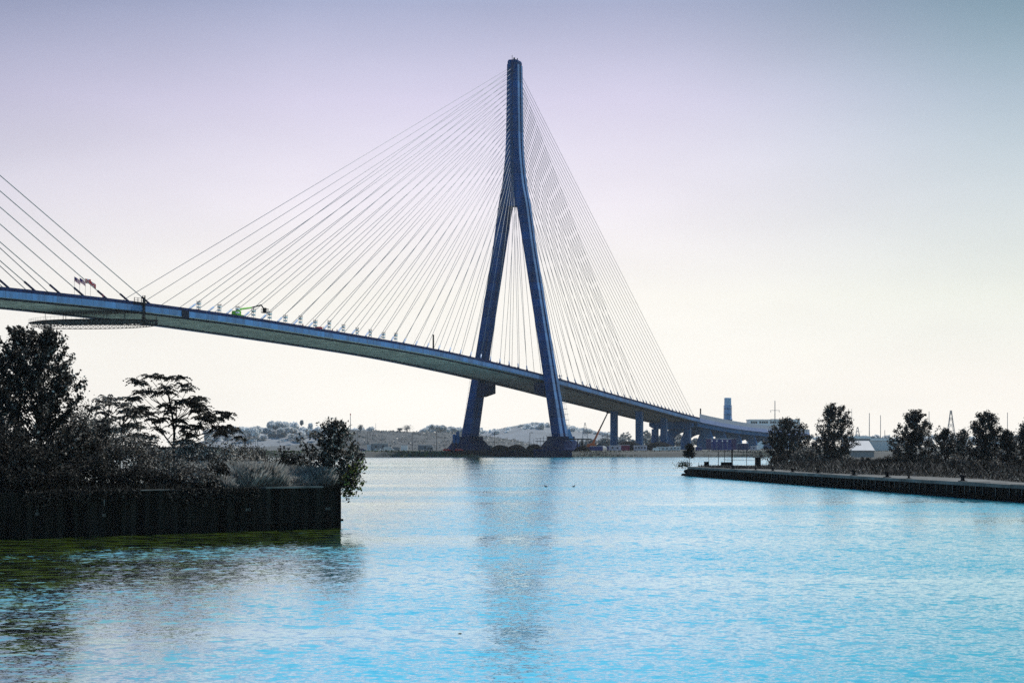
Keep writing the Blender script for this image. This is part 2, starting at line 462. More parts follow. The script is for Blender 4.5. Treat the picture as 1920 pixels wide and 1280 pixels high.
# ------------------------------------------------------------------ bridge frame
TX, TY = 1.5, 1163.0
DX, DY = .3218, .9468
NX, NY = .9468, -.3218
def B(s, n, z):
    return (TX + s * DX + n * NX, TY + s * DY + n * NY, z)
def hermite(tab, x):
    xs = [t[0] for t in tab]; ys = [t[1] for t in tab]
    if x <= xs[0]: return ys[0]
    if x >= xs[-1]: return ys[-1]
    i = max(k for k in range(len(xs) - 1) if xs[k] <= x)
    def sl(k):
        if k == 0: return (ys[1] - ys[0]) / (xs[1] - xs[0])
        if k == len(xs) - 1: return (ys[-1] - ys[-2]) / (xs[-1] - xs[-2])
        return (ys[k+1] - ys[k-1]) / (xs[k+1] - xs[k-1])
    hh = xs[i+1] - xs[i]; t = (x - xs[i]) / hh
    return ((2*t**3 - 3*t**2 + 1) * ys[i] + (t**3 - 2*t**2 + t) * hh * sl(i)
            + (-2*t**3 + 3*t**2) * ys[i+1] + (t**3 - t**2) * hh * sl(i+1))
ZT = [(-431, 55.2), (-380, 55.0), (-300, 53.9), (-180, 51.6), (-90, 48.4), (0, 44.3), (60, 41.2), (120, 37.8), (210, 33.0), (345, 25.9), (470, 21.6), (600, 19.4), (760, 17.6)]
def zd(s):
    if s < -431: s = -862 - s
    return hermite(ZT, s)

bridge = empty('cable_stayed_bridge', B(0, 0, 3),
               'navy blue cable stayed bridge with one tall A shaped tower across the river', 'bridge')
def bpart(mb, name, m, parent=None, smooth=False):
    o = mb.build(name, m, None, smooth)
    p = parent or bridge
    # keep world placement under the parent empty
    o.parent = p
    off = B(0, 0, 3) if p is bridge else B(0, 0, 3)
    o.data.transform(__import__('mathutils').Matrix.Translation((-off[0], -off[1], -off[2])))
    return o
ST = [-720 + 15 * k for k in range(int((352 + 720) / 15) + 1)] + [350]
def strip(poly):
    """closed (n, dz) outline swept along the deck"""
    mb = MB()
    mb.loft([[B(s, n, zd(s) + dz) for (n, dz) in poly] for s in ST])
    return mb
roadway = bpart(strip([(-18.1, -1.45), (18.1, -1.45), (18.1, -2.6), (-18.1, -2.6)]), 'roadway', M_ROAD)
for sg in (1, -1):
    bpart(strip([(sg*18.2, -1.2), (sg*18.95, -1.2), (sg*19.0, -3.15), (sg*18.7, -3.3), (sg*18.2, -3.2)]), 'fascia', M_FASCIA)
    bpart(strip([(sg*18.35, 0), (sg*18.7, 0), (sg*18.75, -1.19), (sg*18.3, -1.19)]), 'barrier', M_BARRIER)
    bpart(strip([(sg*13.9, -2.61), (sg*15.0, -2.61), (sg*15.0, -3.55), (sg*13.9, -3.55)]), 'edge_girder', M_GIRDER)
sof = MB()
for a, b in ((-18.15, -15.05), (-13.85, 13.85), (15.05, 18.15)):
    sof.loft([[B(s, n, zd(s) + dz) for (n, dz) in ((a, -2.62), (b, -2.62), (b, -3.0), (a, -3.0))] for s in ST])
for k in range(int(1060 / 5)):
    s = -718 + 5 * k
    z = zd(s)
    sof.hexa([B(s-.25, -13.8, z-3.2), B(s+.25, -13.8, z-3.2), B(s+.25, 13.8, z-3.2), B(s-.25, 13.8, z-3.2),
              B(s-.25, -13.8, z-2.99), B(s+.25, -13.8, z-2.99), B(s+.25, 13.8, z-2.99), B(s-.25, 13.8, z-2.99)])
bpart(sof, 'soffit', M_SOFFIT)
# fascia closure box near midspan
for s in (-423,):
    z = zd(s)
    bpart(MB().hexa([B(s-2.6, 19.02, z-3.7), B(s+2.6, 19.02, z-3.7), B(s+2.6, 19.2, z-3.7), B(s-2.6, 19.2, z-3.7),
                     B(s-2.6, 19.02, z-1.0), B(s+2.6, 19.02, z-1.0), B(s+2.6, 19.2, z-1.0), B(s-2.6, 19.2, z-1.0)]), 'closure_panel', M_GIRDER)

# ---- tower
OUT = [(3, 29.8), (8, 28.9), (60, 20.1), (98, 13.8), (116, 10.8), (137, 7.9), (150, 5.5), (168, 3.75), (185, 3.3), (214.5, 2.9)]
INN = [(3, 25.0), (8, 24.2), (60, 15.6), (98, 9.2), (116, 6.2), (137, 2.6), (147, .35), (152, .12), (214.5, .12)]
LEN = [(3, 16.6), (8, 16.0), (44, 12.6), (60, 11.6), (98, 10.2), (137, 9.9), (214.5, 9.4)]
tower = empty('tower', (0, 0, 0)); tower.parent = bridge
zs = [9 + 5 * k for k in range(42)] + [214.5]
def leg(sg):
    rings = []
    for z in zs:
        o, i, l = hermite(OUT, z), hermite(INN, z), hermite(LEN, z) / 2
        g = min(.8, (o - i) * .22); c = .35
        pts = [(-l + c, i), (l - c, i), (l, i + c * .8), (l, o - c * .8), (l - c, o), (l * .30, o), (l * .24, o - g), (-l * .12, o - g), (-l * .18, o), (-l + c, o), (-l, o - c * .8), (-l, i + c * .8)]
        rings.append([B(d, sg * n, z) for d, n in pts])
    return MB().loft(rings)
for sg in (1, -1):
    lg = bpart(leg(sg), 'leg', M_TOWER, tower)
    rib = MB()
    rings = []
    for z in zs:
        o, l = hermite(OUT, z), hermite(LEN, z) / 2
        rings.append([B(d, sg * n, z) for d, n in ((-l * .88, o + .02), (-l * .20, o + .02), (-l * .20, o + .16), (-l * .88, o + .16))])
    rib.loft(rings)
    rings = []
    for z in zs:
        o, l = hermite(OUT, z), hermite(LEN, z) / 2
        rings.append([B(d, sg * n, z) for d, n in ((l * .32, o + .02), (l * .93, o + .02), (l * .93, o + .16), (l * .32, o + .16))])
    rib.loft(rings)
    bpart(rib, 'side_rib', M_TOWER_LIT, tower)
    # pedestal and its collar
    ped = MB()
    cn = 26.6 * sg
    rings = []
    for (w, l, z) in ((11.5, 14.5, 1.0), (11.0, 14.0, 3.6), (9.6, 12.5, 4.6), (6.2, 9.8, 8.8), (5.6, 9.4, 9.0), (5.6, 9.4, 11.0)):
        c = min(w, l) * .38
        rings.append([B(d, cn + n, z) for d, n in ((-l + c, -w), (l - c, -w), (l, -w + c), (l, w - c), (l - c, w), (-l + c, w), (-l, w - c), (-l, -w + c))])
    ped.loft(rings)
    bpart(ped, 'pedestal', M_PED, tower)
    # bracket that carries the deck, inboard of each leg
    z = zd(0)
    n0, n1 = (16.9, 12.5)
    br = MB()
    br.hexa([B(-6, sg*19.0, z-11.5), B(6, sg*19.0, z-11.5), B(6, sg*13.2, z-9.6), B(-6, sg*13.2, z-9.6),
             B(-6, sg*19.0, z-4.0), B(6, sg*19.0, z-4.0), B(6, sg*13.2, z-4.0), B(-6, sg*13.2, z-4.0)])
    bpart(br, 'deck_bracket', M_PED, tower)
    # ladder of the hoist on the outer side of the leg
    hl = MB()
    for k in range(11):
        zz = 14 + k * 3.0
        o = hermite(OUT, zz)
        dd = -1.5 if sg < 0 else 5.5
        hl.tube([B(dd, sg*(o-.3), zz), B(dd, sg*(o+2.4), zz)], .07, 4)
        hl.tube([B(dd+2, sg*(o-.3), zz+.2), B(dd+2, sg*(o+2.4), zz+.2)], .05, 4)
    for dn in (1.2, 2.3):
        hl.tube([B(-1.5 if sg < 0 else 5.5, sg*(hermite(OUT, 14)+dn), 13), B(-1.5 if sg < 0 else 5.5, sg*(hermite(OUT, 44)+dn), 45)], .05, 4)
    bpart(hl, 'access_ladder', M_PALEPOLE, tower)
# panel joining the legs below the mast
rings = []
for z in (137, 142, 147, 152, 158):
    i = hermite(INN, z) + .5; l = hermite(LEN, z) / 2 - .9
    rings.append([B(-l, -i, z), B(l, -i, z), B(l, i, z), B(-l, i, z)])
bpart(MB().loft(rings), 'link_panel', M_TOWER, tower)
# pale mid face of the mast between its halves, cap and gear on top
cap = MB()
l = 4.7
cap.loft([[B(d*k, n*k2, z) for d, n in ((-l+1, -2.9), (l-1, -2.9), (l, -2.2), (l, 2.2), (l-1, 2.9), (-l+1, 2.9), (-l, 2.2), (-l, -2.2))]
          for (k, k2, z) in ((1, 1, 214.45), (1, 1, 216.0), (.95, .86, 216.9))])
bpart(cap, 'mast_cap', M_TOWER, tower)
gear = MB()
for (d, n, h, r) in ((-2.6, -.6, 2.8, .12), (-1.5, .4, 1.6, .25), (.6, -.8, 2.0, .18), (1.7, 1.0, 1.8, .22), (2.9, .2, 1.2, .3)):
    bpart(MB().tube([B(d, n, 216.8), B(d, n, 216.8 + h)], r * 1.25, 6), 'mast_light', M_BLACK, tower)

# ---- stay cables
KM = [-30 - 15 * (26 - k) for k in range(27)]                                    # main span, k = 0 at midspan
KB = [30 + 15 * k for k in range(13)] + [217.5 + 9.6 * k for k in range(14)]     # back span
cable_specs = []
for k, s in enumerate(KM):
    for sg in (1, -1):
        cable_specs.append((s, sg, -4.2, 212.8 - 2.55 * k, 0))
for k, s in enumerate(KB):
    for sg in (1, -1):
        cable_specs.append((s, sg, 4.2, 212.8 - 2.55 * (26 - k), 0))
for k in range(14):
    for sg in (1, -1):
        cable_specs.append((-442 - 15 * k, sg, -862 + 4.2, 212.8 - 2.55 * k, 1))
def cable_pts(sp):
    s, sg, dt, zt, _ = sp
    a = np.array(B(s, sg * 17.2, zd(s) - 1.4)); b = np.array(B(dt, sg * .75, zt))
    return a, b
def rank(sp):
    # near plane first, then the rest; the farthest, faintest ones are merged
    s, sg, dt, zt, o = sp
    return (0 if (sg > 0) else (1 if s < 60 else 2), abs(s))
order = sorted(range(len(cable_specs)), key=lambda i: rank(cable_specs[i]))
keep = set(order[:100])
rest = MB()
for i, sp in enumerate(cable_specs):
    a, b = cable_pts(sp)
    s, sg = sp[0], sp[1]
    r = (.098 if sp[0] < 0 else .112) if sp[4] == 0 else .15
    t = (b - a) / np.linalg.norm(b - a)
    fr = abs(s) / 430.0 if not sp[4] else 1.0
    pl = 4.0 + 5.5 * min(1, fr)
    if s > 0: pl = 4.0 + 2.0 * min(1, s / 200.0)
    if i in keep:
        c = bpart(MB().tube([a, b], r, 6), 'stay_cable', M_CABLE, None, True)
        pp = MB().tube([a + t * .4, a + t * pl], .34, 8)
        bpart(pp, 'guide_pipe', M_BARRIER if sp[4] else M_PIPE, c, True)
        k_ = MB()
        sd = -1 if (sp[4] == 0 and s < 0) else (1 if sp[4] == 0 else -1)
        dirs = t[:2] / (np.linalg.norm(t[:2]) + 1e-6)
        fw = t * 2.3
        z = a[2]
        up = np.array((0, 0, 1.0)); nn = np.array((NX, NY, 0)) * .45
        p0 = a - t * .2; p1 = a + t * 2.3
        th = np.cross(t, np.array((NX, NY, 0))); th = th / np.linalg.norm(th) * .55
        k_.hexa([p0 - nn - th, p0 + nn - th, p0 + nn + th, p0 - nn + th, p1 - nn - th, p1 + nn - th, p1 + nn + th, p1 - nn + th])
        bpart(k_, 'anchor_block', M_BARRIER, c)
    else:
        rest.tube([a, b], r, 5)
        rest.tube([a + t * .4, a + t * pl], .34, 6)
ro = bpart(rest, 'stay_cable', M_CABLE, None, True)
ro['kind'] = 'stuff'

# ---- piers of the back span
def column(mb, s, n, w, l, z0, z1, sh=1.0):
    c = w * .22
    rings = []
    for z, k in ((z0, 1.15), (z0 + 1.2, 1.15), (z0 + 1.25, 1.0), (z1, 1.0)):
        rings.append([B(s + d*k, n + q*k, z) for d, q in ((-l+c, -w), (l-c, -w), (l, -w+c), (l, w-c), (l-c, w), (-l+c, w), (-l, w-c), (-l, -w+c))])
    mb.loft(rings)
for s, capn in ((227, False), (290, False), (343, True)):
    z = zd(s) - 3.8
    pe = empty('pier', (0, 0, 0)); pe.parent = bridge
    off = 8.5 if not capn else 11.8
    for sg in (1, -1):
        mb = MB(); column(mb, s, sg * off, 2.1, 2.3, 2.5, z - (0 if not capn else 4.5))
        bpart(mb, 'column', M_PIER, pe)
    if capn:
        mb = MB()
        mb.loft([[B(s + d, n, zz) for n, zz in ((-15.5, z - .1), (15.5, z - .1), (15.5, z - 2.6), (12, z - 4.6), (-12, z - 4.6), (-15.5, z - 2.6))] for d in (-2.6, 2.6)])
        bpart(mb, 'pier_cap', M_PIER, pe)
    dp = MB()
    dp.tube([B(s - 1.2, 8.5 + (3.3 if capn else 0) + 2.25, 4), B(s - 1.2, 8.5 + (3.3 if capn else 0) + 2.25, z)], .16, 5)
    bpart(dp, 'drain_pipe', M_PALE, pe)

# ------------------------------------------------------------------ approach viaduct
def vtag(name, s, label, cat, group=None):
    return empty(name, B(s, 0, 0), label, cat, group)
via = empty('approach_viaduct', (0, 0, 0), 'long low approach viaduct on arched bents with pale noise wall, past the back span', 'viaduct')
def vpart(mb, name, m, parent=None):
    return mb.build(name, m, parent or via)
SV = [351 + 12 * k for k in range(35)]
def vstrip(poly):
    return MB().loft([[B(s, n, zd(s) + dz) for n, dz in poly] for s in SV])
M_VIA = mat('viaduct_concrete', (.04, .13, .30), .85, .3, .15, (1, 1, 1), .2); MATS['viaduct_concrete'].node_tree.nodes['Principled BSDF'].inputs['Specular IOR Level'].default_value = .02
M_VIAF = mat('viaduct_fascia', (.17, .23, .42), .8, .15, .2, (1, 1, 1), .2)
M_VIAW = mat('viaduct_noise_wall', (.27, .31, .39), .8, .08, .2, (1, 1, 1), .2)
vpart(vstrip([(-18, -1.4), (18, -1.4), (18, -2.4), (-18, -2.4)]), 'roadway', M_ROAD)
for sg in (1, -1):
    vpart(vstrip([(sg*18.3, -.4), (sg*18.7, -.4), (sg*18.9, -3.2), (sg*18.1, -3.2)]), 'fascia', M_VIAF)
    vpart(vstrip([(sg*18.35, 2.6), (sg*18.55, 2.6), (sg*18.6, -.39), (sg*18.35, -.39)]), 'noise_wall', M_VIAW)
    vpart(vstrip([(sg*16.4, -2.5), (sg*17.2, -2.5), (sg*17.2, -6.2), (sg*16.4, -6.2)]), 'girder', M_VIA)
vpart(vstrip([(-9, -2.5), (9, -2.5), (8, -5.4), (-8, -5.4)]), 'box_girder', M_VIA)
for s in (395, 440, 490, 545, 605, 670, 735):
    z = zd(s) - 6.2
    W = 17.5
    for d0, d1 in ((-1.6, 1.6),):
        # bent with an arched opening
        arch = []
        a, zt, zspring = 11.5, z - 1.6, z - 7.5
        prof_o = [(-W, 2.2), (-W, z), (W, z), (W, 2.2)]
        prof_i = [(a, 2.2), (a, zspring)] + [(a * math.cos(t), zspring + (zt - zspring) * math.sin(t)) for t in [math.pi * k / 12 for k in range(1, 12)]] + [(-a, zspring), (-a, 2.2)]
        mb = MB()
        # build as strips between outer and inner outlines
        left = [(-W, 2.2), (-W, zspring)]
        n_ = len(prof_i)
        ring = []
        for k, (n, zz) in enumerate(prof_i):
            if zz <= zspring + 1e-6: o_ = (math.copysign(W, n), zz)
            else: o_ = (W * (n / a) * 1.0, z) if abs(n) < a * .95 else (math.copysign(W, n), zz)
            ring.append(((n, zz), o_))
        rings = []
        for (i_, o_) in ring:
            rings.append([B(s + d0, i_[0], i_[1]), B(s + d1, i_[0], i_[1]), B(s + d1, o_[0], o_[1]), B(s + d0, o_[0], o_[1])])
        mb.loft(rings)
        # fill the two upper corners
        vpart(mb, 'bent', M_VIA)

# ------------------------------------------------------------------ things on the deck
def deck_at(px, n=16.0, up=-1.4):
    """point on the deck whose picture column is px, at offset n"""
    A = TX + n * NX; Y0 = TY + n * NY
    k = (px - 960) / F
    s = (k * Y0 - A) / (DX - k * DY)
    return s, B(s, n, zd(s) + up)
ANG = math.atan2(DY, DX)
ORD = ['first', 'second', 'third', 'fourth', 'fifth', 'sixth', 'seventh', 'eighth', 'ninth', 'tenth', 'eleventh',
       'twelfth', 'thirteenth', 'fourteenth', 'fifteenth', 'sixteenth', 'seventeenth', 'eighteenth', 'nineteenth', 'twentieth']

# white slatted work frames, one beside each cable near midspan
fr0 = empty('work_frame', (0, 0, 0))
pst = MB()
for a in (-.55, .55):
    for b in (-.55, .55):
        pst.tube([(a * .8, b * .8, 0), (a, b, 5.6)], .06, 4)
pst.build('post', M_BLACK, fr0)
for k in range(3):
    z = .7 + 1.45 * k
    w = .52 + .05 * k
    MB().box(-w, w, -w, w, z + .35, z + 1.0).build('white_panel', M_WHITE, fr0)
tp = MB(); tp.box(-.62, .62, -.62, .62, 4.95, 5.05); tp.box(-.5, .15, -.4, .4, 3.75, 4.6)
tp.build('top_tray', M_BLACK, fr0)
FR = [372, 411, 445, 474.5, 505, 534.5, 563, 590.5, 617, 643.5, 669.5, 694, 718.5, 741.5]
for i, px in enumerate(FR):
    o = fr0 if i == 0 else copy_tree(fr0)
    s, p = deck_at(px, 16.6)
    o.location = p; o.rotation_euler = (0, R(4), ANG + random.uniform(-.3, .3)); o.scale = (1, 1, random.uniform(.88, 1.08))
    tag(o, 'white slatted work frame on the bridge deck, %s from the midspan end of the row' % ORD[i], 'work frame',
        'work frames standing by the stay cables')

# knuckle boom lift
s, p = deck_at(446, 14.5)
bl = empty('boom_lift', p, 'lime green boom lift on the deck with its arm stretched out and a black basket', 'boom lift', None, ANG)
b = MB(); b.box(-3.0, 3.2, -1.2, 1.2, 1.1, 2.2); b.box(-2.8, .6, -1.1, 1.1, 2.2, 3.6)
b.box(-3.3, -2.4, -1.0, 1.0, 2.0, 3.1)
b.build('chassis', M_LIME, bl)
for a in (-1.9, 1.9):
    for c in (-1.15, 1.15):
        MB().tube([(a, c-.22, .62), (a, c+.22, .62)], .62, 10).build('wheel', M_BLACK, bl)
MB().tube([(-1.2, 0, 3.3), (3.0, 0, 4.6), (11.5, 0, 5.6)], [.45, .42, .36], 6).build('lower_boom', M_LIME, bl)
MB().tube([(11.5, 0, 5.6), (20.5, 0, 7.2), (22.6, 0, 6.0)], .28, 6).build('upper_boom', M_BLACK, bl)
bk = MB()
for z in (4.6, 5.3, 5.9):
    bk.box(22.4, 25.2, -1.0, -.9, z, z+.12); bk.box(22.4, 25.2, .9, 1.0, z, z+.12); bk.box(25.1, 25.2, -1, 1, z, z+.12)
bk.box(22.4, 25.2, -1, 1, 4.3, 4.5)
for a in (22.4, 23.8, 25.1):
    for c in (-1, .9): bk.box(a, a+.1, c, c+.1, 4.4, 6.0)
bk.box(23.0, 24.2, -.5, .5, 4.5, 6.3)
bk.build('basket', M_BLACK, bl)

# flags at midspan
def wavy(x0, x1, z0, z1, droop, amp, ph, n=10, m=1):
    """one strip of cloth: rows across the fly"""
    mb = MB(); base = 0
    cols = []
    for i in range(n + 1):
        t = i / n; x = x0 + (x1 - x0) * t
        y = amp * math.sin(t * 6 + ph) * t
        dz = -droop * (x ** 1.3)
        cols.append(((x, y, z0 + dz), (x, y, z1 + dz)))
    for i in range(n):
        a, b = cols[i], cols[i + 1]
        mb.quad(a[0], b[0], b[1], a[1])
    return mb
for i, (px, kind, lab, hgt) in enumerate((
        (139.5, 'us', 'drooping flag with dark blue canton and red stripes, outermost on the left of four', 7.6),
        (149.5, 'us', 'drooping flag with dark blue canton and red stripes, nearer the red and white flags', 7.4),
        (160.0, 'ca', 'red and white flag with a red leaf, standing between two other flags', 7.4),
        (169.5, 'ca', 'furled red and white flag with a red leaf, beside the thick cable pipe', 6.8))):
    s, p = deck_at(px, 15.5)
    fl = empty('flag', p, lab, 'flag', 'flags flying at midspan', 0)
    MB().tube([(0, 0, 0), (0, 0, hgt)], .05, 5).build('pole', M_POLE, fl)
    W, H = (1.9, 1.5) if kind == 'us' else (1.8, 1.5)
    if kind == 'us':
        dr = .55
        for q in range(7):
            z1 = hgt - .1 - H * q / 7
            wavy(0 if q > 3 else .9, W, z1 - H / 7, z1, dr, .25, i).build('red_stripe' if q % 2 == 0 else 'white_stripe', M_RED if q % 2 == 0 else M_WHITE, fl)
        wavy(0, .9, hgt - .1 - H * 4 / 7, hgt - .1, dr, .25, i).build('canton', M_BLUE, fl)
    else:
        dr = .12 if i == 2 else .5
        wavy(0, W * .27, hgt - .1 - H, hgt - .1, dr, .2, i).build('red_band', M_RED, fl)
        wavy(W * .27, W * .73, hgt - .1 - H, hgt - .1, dr, .2, i).build('white_field', M_WHITE, fl)
        wavy(W * .73, W, hgt - .1 - H, hgt - .1, dr, .2, i).build('red_band', M_RED, fl)
        lf = MB()
        pts = [(0, -.75), (.08, -.35), (.42, -.42), (.36, -.25), (.66, .02), (.5, .1), (.55, .34), (.3, .28), (.26, .42), (.12, .2), (.18, .62), (.08, .55), (0, .8)]
        pts = pts + [(-a, b_) for a, b_ in pts[-2:0:-1]]
        for yy in (-.32, .32):
            lf.quad(*[(W * .5 + a * .6, yy, hgt - .1 - H / 2 - dr * (W * .5) ** 1.3 + b_ * .7) for a, b_ in pts])
        lf.build('leaf_emblem', M_RED, fl)

# dark posts, gantry frame, people, carts
for px, n, h, r, lab in ((812.5, 15.5, 8.6, .42, 'black upright mast on the deck between cables, left of the tower'),
                         (1313.5, 17.2, 8.3, .55, 'dark mast at the end of the back span cables')):
    s, p = deck_at(px, n)
    ms = empty('deck_mast', p, lab, 'mast', 'masts on the deck')
    MB().tube([(0, 0, 0), (0, 0, h)], [r, r * .85], 8).build('shaft', M_BLACK, ms)
    MB().box(-r*1.5, r*1.5, -r*1.5, r*1.5, 0, .5).build('base_block', M_BLACK, ms)
s, p = deck_at(268, 18.9)
gf = empty('hanging_scaffold', p, 'small black scaffold hung over the deck edge at midspan', 'scaffold', None, ANG)
g = MB()
for a in (-6, -3.5, -1, 0.0, 1.0, 1.6):
    g.box(a-.06, a+.06, -.1, .1, 0, 2.6 + (1.2 if a > -1 else 0))
g.box(-6.2, 1.8, -.7, .3, .9, 1.1)
for z in (1.8, 2.6): g.box(-6.2, 1.8, -.06, .06, z, z+.1)
g.build('railing', M_BLACK, gf)
g = MB()
for a in (-.6, 0, .7): g.box(a-.12, a+.12, -.5, -.3, -6.5, 3.0)
g.box(-.9, 1.0, -.6, -.25, -2.2, -1.9); g.box(-.9, 1.0, -.6, -.25, -4.2, -3.9)
g.build('hanger', M_BLACK, gf)
# site people (tiny figures in safety clothing) : one skinned body each
def person(p, label, vest, legs, facing=0.0, lean=0.0, group='workers on the deck'):
    pe = empty('person', p, label, 'person', group, facing)
    body = MB()
    body.tube([(-.10, 0, .04), (-.10, .02, .5), (-.09, 0, .92)], [.06, .075, .10], 7)
    body.tube([(.12, .12, .04), (.11, .06, .5), (.09, 0, .92)], [.06, .075, .10], 7)
    body.tube([(0, 0, .85), (0, -lean*.2, 1.15), (0, -lean*.4, 1.42), (0, -lean*.5, 1.50), (0, -lean*.55, 1.58), (0, -lean*.6, 1.68), (0, -lean*.6, 1.78)],
              [.16, .17, .19, .07, .07, .105, .05], 9)
    body.tube([(-.2, -lean*.4, 1.40), (-.27, .04, 1.14), (-.22, .2, .92)], [.06, .05, .04], 6)
    body.tube([(.2, -lean*.4, 1.40), (.28, .02, 1.14), (.25, .16, .90)], [.06, .05, .04], 6)
    body.build('body', legs, pe)
    v = MB(); v.tube([(0, 0, .90), (0, -lean*.2, 1.16), (0, -lean*.4, 1.42), (0, -lean*.45, 1.46)], [.18, .19, .215, .12], 9)
    v.build('vest', vest, pe)
    h_ = MB(); h_.lathe((0, -lean*.6, 1.70), [(.14, 0), (.13, .05), (.11, .12), (.05, .16)], 8)
    h_.build('hard_hat', vest, pe)
    return pe
M_HIVIS = mat('orange_vest', (.75, .10, .02), .6, .1, 1)
for i, (px, n, ms_, lg_, lab) in enumerate((
        (193, 17.4, M_RED, M_BLUE, 'worker in red standing at the deck rail near the flags'),
        (568, 15.5, M_RED, M_BLUE, 'worker in red left of the middle work frames'),
        (607, 16.0, M_RED, M_BLUE, 'worker in red and blue just left of a cable pipe'),
        (623, 15.2, M_HIVIS, M_BLACK, 'worker in orange and black standing by a white frame'),
        (632, 16.5, M_HIVIS, M_BLUE, 'worker in orange, right of the group of workers'),
        (932, 16.0, M_BLACK, M_BLACK, 'dark figure on the deck between the tower legs'),
        (1099.5, 16.0, M_HIVIS, M_HIVIS, 'lone worker in all orange right of the tower'))):
    s, p = deck_at(px, n)
    person((p[0], p[1], p[2] + (.95 if px != 1099.5 else 1.4)), lab, ms_, lg_, i * .9)
    if True:
        st = empty('step_platform', p, 'low grey platform under the ' + lab.replace('standing ', '').replace('lone ', 'single '), 'platform', 'step platforms on the deck')
        t_ = .95 if px != 1099.5 else 1.4
        MB().box(-.9, .9, -.7, .7, t_ - .12, t_ - .005).build('deck_board', M_GREYB, st)
        q = MB()
        for a in (-.8, .8):
            for c in (-.6, .6): q.box(a-.05, a+.05, c-.05, c+.05, 0, t_ - .12)
        q.build('frame', M_POLE, st)
for px, w, h, m_, lab in ((368, 3.0, 1.9, M_ORANGE, 'rust coloured skip on the deck beside the first work frame'),
                          (465, 2.6, 1.7, M_ORANGE, 'rust coloured skip on the deck under the boom lift arm'),
                          (598, 3.2, 2.6, M_RED, 'red site generator on the deck among the workers'),
                          (962, 3.4, 2.2, M_BLACK, 'dark compressor on the deck between the tower legs')):
    s, p = deck_at(px, 15)
    sk = empty('site_skip', p, lab, 'skip', 'skips on the deck', ANG)
    q = MB(); q.hexa([(-w*.4, -.8, .3), (w*.4, -.8, .3), (w*.4, .8, .3), (-w*.4, .8, .3), (-w*.5, -1, h), (w*.5, -1, h), (w*.5, 1, h), (-w*.5, 1, h)])
    q.build('bin', m_, sk)
    q = MB(); q.box(-w*.4, -w*.3, -.8, .8, 0, .3); q.box(w*.3, w*.4, -.8, .8, 0, .3); q.build('runner', M_BLACK, sk)

# travelling work platform under the deck at midspan
s0, _ = deck_at(215, 0)
pf = empty('underdeck_platform', B(-455, 0, zd(-455) - 6.6), 'dark lens shaped work platform with truss slung under the deck at midspan', 'work platform', None, math.atan2(NY, NX))
plate = MB()
LP = 25.0
def wid(t): return 13.5 * (1 - abs(t) ** 2.2) + .6
sec = [i / 14 for i in range(-14, 15)]
plate.loft([[(t * LP, -wid(t), -.1), (t * LP, wid(t), -.1), (t * LP, wid(t), .35), (t * LP, -wid(t), .35)] for t in sec])
plate.build('plate', M_BLACK, pf)
for q in (-1, 1):
    tr = MB()
    lo = []
    for i, t in enumerate(sec[1:-1]):
        w = wid(t) * .86 * q
        a = (t * LP, w, -.1); b_ = (t * LP * .97, w * .95, -1.6)
        lo.append(b_)
        tr.tube([a, b_], .09, 4)
    for i in range(len(lo) - 1):
        tr.tube([lo[i], lo[i+1]], .11, 4)
        t2 = sec[i + 2]
        tr.tube([lo[i], (t2 * LP, wid(t2) * .86 * q, -.1)], .08, 4)
        t1 = sec[i + 1]
        tr.tube([lo[i + 1], (t1 * LP, wid(t1) * .86 * q, -.1)], .08, 4)
    tr.build('truss', M_BLACK, pf)
rl = MB()
for q in (-1, 1):
    for i in range(len(sec) - 1):
        a, b_ = sec[i], sec[i+1]
        rl.tube([(a*LP, wid(a)*q, 1.4), (b_*LP, wid(b_)*q, 1.4)], .035, 4)
        rl.tube([(a*LP, wid(a)*q, .35), (a*LP, wid(a)*q, 1.4)], .035, 4)
rl.build('railing', M_POLE, pf)
hg = MB()
for x in (-15, -7, 1, 9, 16):
    for y in (-6, 6):
        hg.tube([(x, y, .3), (x, y, 3.4)], .10, 4)
hg.build('hanger', M_BLACK, pf)
# two lamps hanging below the soffit
for px, n, up, lab in ((111, -16, -13.2, 'black round lamp hung under the work platform end'), (293, 15.0, -6.3, 'black round lamp hung under the deck edge right of midspan')):
    s, p = deck_at(px, n, up)
    hl = empty('hanging_lamp', p, lab, 'lamp', 'lamps hung under the bridge')
    MB().ball((0, 0, 0), .62, 9, 6).build('globe', M_BLACK, hl, True)
    MB().tube([(0, 0, .5), (0, 0, 2.4)], [.24, .1], 6).build('stem', M_BLACK, hl)

# ------------------------------------------------------------------ far bank ground
fg = MB()
xs = [-3000, -900, -420, -300, -200, -120, -60, -20, 20, 60, 100, 160, 240, 330, 700, 3000]
def shore(x): return 1088 + 5 * math.sin(x * .021) + 3 * math.sin(x * .07 + 1)
rows = []
prof = [(0, -1.2), (2, .1), (8, 2.2), (13, 3.0), (60, 3.0), (400, 3.0), (1500, 3.0), (3200, 3.0)]
for dy, z in prof:
    rows.append([(x, shore(x) + dy, z) for x in xs])
for i in range(len(rows) - 1):
    for k in range(len(xs) - 1):
        fg.quad(rows[i][k], rows[i][k+1], rows[i+1][k+1], rows[i+1][k])
mfg = mat('far_ground_earth', (.085, .085, .078), .95, .4, .03)
tag(fg.build('ground', mfg), 'flat gravelly ground of the far bank', 'ground', kind='structure')
